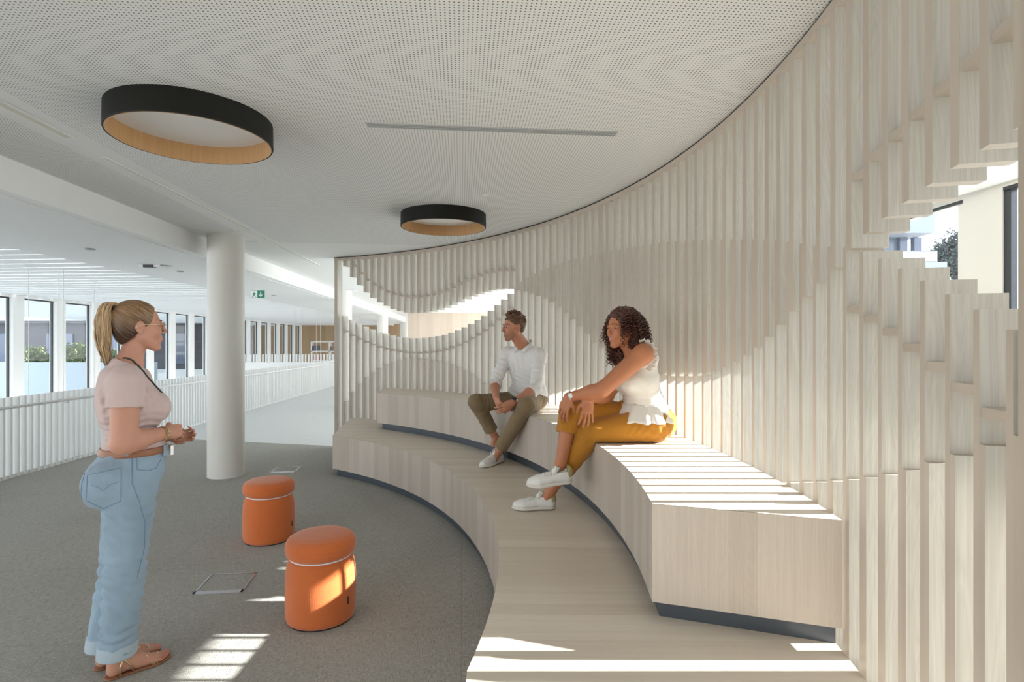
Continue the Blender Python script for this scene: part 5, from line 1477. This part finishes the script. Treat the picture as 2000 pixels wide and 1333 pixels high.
        md = o.modifiers.new('s', 'SOLIDIFY'); md.thickness = th; return o
    ruffle(waist - UP * .015, -UP, f, l, (.118, .15), (.185, .225), .105, 13, .012, 0, 2 * math.pi, 'peplum', 240)
    for S, s in ((SL, 1), (SR, -1)):
        C = S - l * s * .012 - UP * .012; 
        ruffle(C, l * s, -f, UP, (.062, .080), (.088, .100), .022, 17, .005, -1.2, 1.9, 'shoulder_frill', 110)
    # trousers
    v = Vol(O + A3((-.85, -.42, -.46)), O + A3((.30, .40, .24)), .0045)
    v.ell(hipc + UP * .005, (.162, .205, .118), RB, .05); v.ell(hipc - f * .05 - UP * .0, (.115, .19, .105), RB, .04); v.ell(waist - UP * .02, (.12, .155, .08), RB, .04)
    eL = KL + (AL - KL) * .80; eR = KR + (AR - KR) * .46
    v.cone(HL, KL, .108, .078, .05); v.cone(KL, eL, .078, .052, .03, cap=(eL, AL - KL))
    v.cone(HRr, KR, .100, .075, .04); v.cone(KR, eR, .073, .068, .02, cap=(eR, AR - KR)); v.cone(eR + (KR - eR) * .06, eR, .0705, .070, .002, cap=(eR, AR - KR))
    v.fold(HL + f * .06, .11, f * .8 + UP * .5, .04, .005); v.fold(KR + (HRr - KR) * .12, .08, KR - HRr, .035, .004); v.fold(eR + UP * .02, .06, f, .03, .005, ph=.6); v.fold(KL, .08, f * .7 + UP * .5, .04, .0035, ph=1)
    v.fold(hipc + l * .12 + f * .02, .12, f * 1 - UP * .45, .045, .004, ph=2)
    v.noise(.09, .0012, 9)
    v.clip((0, 0, Z2 + .0015), (0, 0, -1), ball=None) if False else None
    r_ = v.sub_box((hipc[0] - .34, lo[1], lo[2]), (hi[0], hi[1], Z2 + .001)); v.f[r_[0]] = np.maximum(v.f[r_[0]], .01) if r_ else 0
    v.mesh('trousers', M['mustard'], root, O, 1)
    # watch
    d = nrm(WL - EL); c0 = EL + (WL - EL) * .93; s1 = nrm(np.cross(d, UP)); u1 = np.cross(s1, d)
    wt = tube([Vector(c0 + (s1 * math.cos(a) + u1 * math.sin(a)) * .030 - O) for a in np.linspace(0, 2 * math.pi, 20)], .005, 6, 'watch', M['silver'], root)
    fc = nrm(A3((-.1, -1, .25))); lt = lathe([(0, .008), (.015, .008), (.017, .004), (.017, 0)], 24).build('watch_case', M['silver'], wt, True)
    lt.location = Vector(c0 + fc * .026 - O); lt.rotation_euler = Vector(fc).to_track_quat('Z', 'Y').to_euler()
    df = lathe([(0, .0088), (.013, .0088)], 24).build('watch_dial', M['signwhite'], wt); df.location = lt.location; df.rotation_euler = lt.rotation_euler
    # shoes
    h = pt(1085, 994, 3.545); h[2] = Z1 + .001; t = pt(1000, 994, 3.54); t[2] = Z1 + .001
    sneaker(root, O, h, t, accent=M['goldtab'], sc=1.05)
    h = pt(1117, 943, 3.40); t = pt(1029, 951, 3.37)
    sneaker(root, O, h, t, up=(.12, -.22, 1), accent=M['goldtab'], sc=1.08)
    # hair: dark mass plus many curls
    v = Vol(hc - A3((.22, .22, .30)), hc + A3((.28, .28, .2)), .004)
    v.ell(T(-.025, 0, .045), (.105, .092, .090), HR, .01)
    v.ell(T(-.075, .005, -.02), (.075, .105, .11), HR, .04); v.ell(T(-.085, .02, -.09), (.065, .10, .075), HR, .04)
    v.ell(T(-.02, -.075, -.07), (.045, .035, .11), HR, .03); v.ell(T(-.02, -.07, -.17), (.035, .032, .07), HR, .03)
    v.clip(T(.062, 0, .03), HR[0] * .95 - HR[2] * .25, ball=.13)
    v.ell(T(.10, 0, -.03), (.085, .072, .10), HR, .01, 'sub')
    v.noise(.022, .005, 12)
    hr = v.mesh('hair', M['hair3'], root, O, 0)
    V = []; F = []
    for i in range(520):
        a = g.uniform(-math.pi, math.pi); e_ = g.uniform(-.2, 1.5)
        if abs(a) < .75 and e_ < .95: continue
        dl = A3((math.cos(a) * math.cos(e_), math.sin(a) * math.cos(e_), math.sin(e_)))
        p = T(-.03 + .105 * dl[0], .095 * dl[1], .035 + .095 * dl[2])
        dn = nrm(dl[0] * HR[0] + dl[1] * HR[1] + dl[2] * HR[2] * .4)
        ln = g.uniform(.10, .19) if e_ < .9 else g.uniform(.06, .14)
        if abs(a) < 1.3: ln *= .8
        rad = g.uniform(.006, .011); turns = ln / g.uniform(.018, .026); ph = g.uniform(0, 6.3); n = int(turns * 10) + 4
        out = g.uniform(.15, .45); pts = []
        x1 = nrm(np.cross(dn, UP)); y1 = np.cross(x1, UP)
        for j in range(n):
            q = j / (n - 1); base = p + dn * (out * ln * math.sin(q * 1.5)) - UP * (ln * (q ** 1.35)) 
            rr = rad * min(1, q * 4)
            pts.append(base + (x1 * math.cos(ph + q * turns * 6.28) + y1 * math.sin(ph + q * turns * 6.28)) * rr - O)
        vv, ff = tube(pts, [.0032 * (1 - .6 * (j / (n - 1))) for j in range(n)], 5, None)
        b = len(V); V += [tuple(x) for x in vv]; F += [tuple(b + x for x in q) for q in ff]
    # a bunch falling in front of the far shoulder
    for i in range(90):
        p = T(g.uniform(-.03, .03), -.075 + g.uniform(-.02, .025), g.uniform(-.10, .02)); ln = g.uniform(.10, .17); turns = ln / .022; n = int(turns * 10) + 4; ph = g.uniform(0, 6.3); rad = g.uniform(.006, .01); pts = []
        for j in range(n):
            q = j / (n - 1); pts.append(p - UP * ln * q + HR[0] * .02 * q + (HR[0] * math.cos(ph + q * turns * 6.28) + HR[1] * math.sin(ph + q * turns * 6.28)) * rad - O)
        vv, ff = tube(pts, [.0032 * (1 - .6 * (j / (n - 1))) for j in range(n)], 5, None)
        b = len(V); V += [tuple(x) for x in vv]; F += [tuple(b + x for x in q) for q in ff]
    me = bpy.data.meshes.new('curls'); me.from_pydata(V, [], F); me.materials.append(M['hair3']); me.polygons.foreach_set('use_smooth', [True] * len(F))
    o = bpy.data.objects.new('curls', me); COL.objects.link(o); o.parent = hr; o['kind'] = 'stuff'
build_woman()
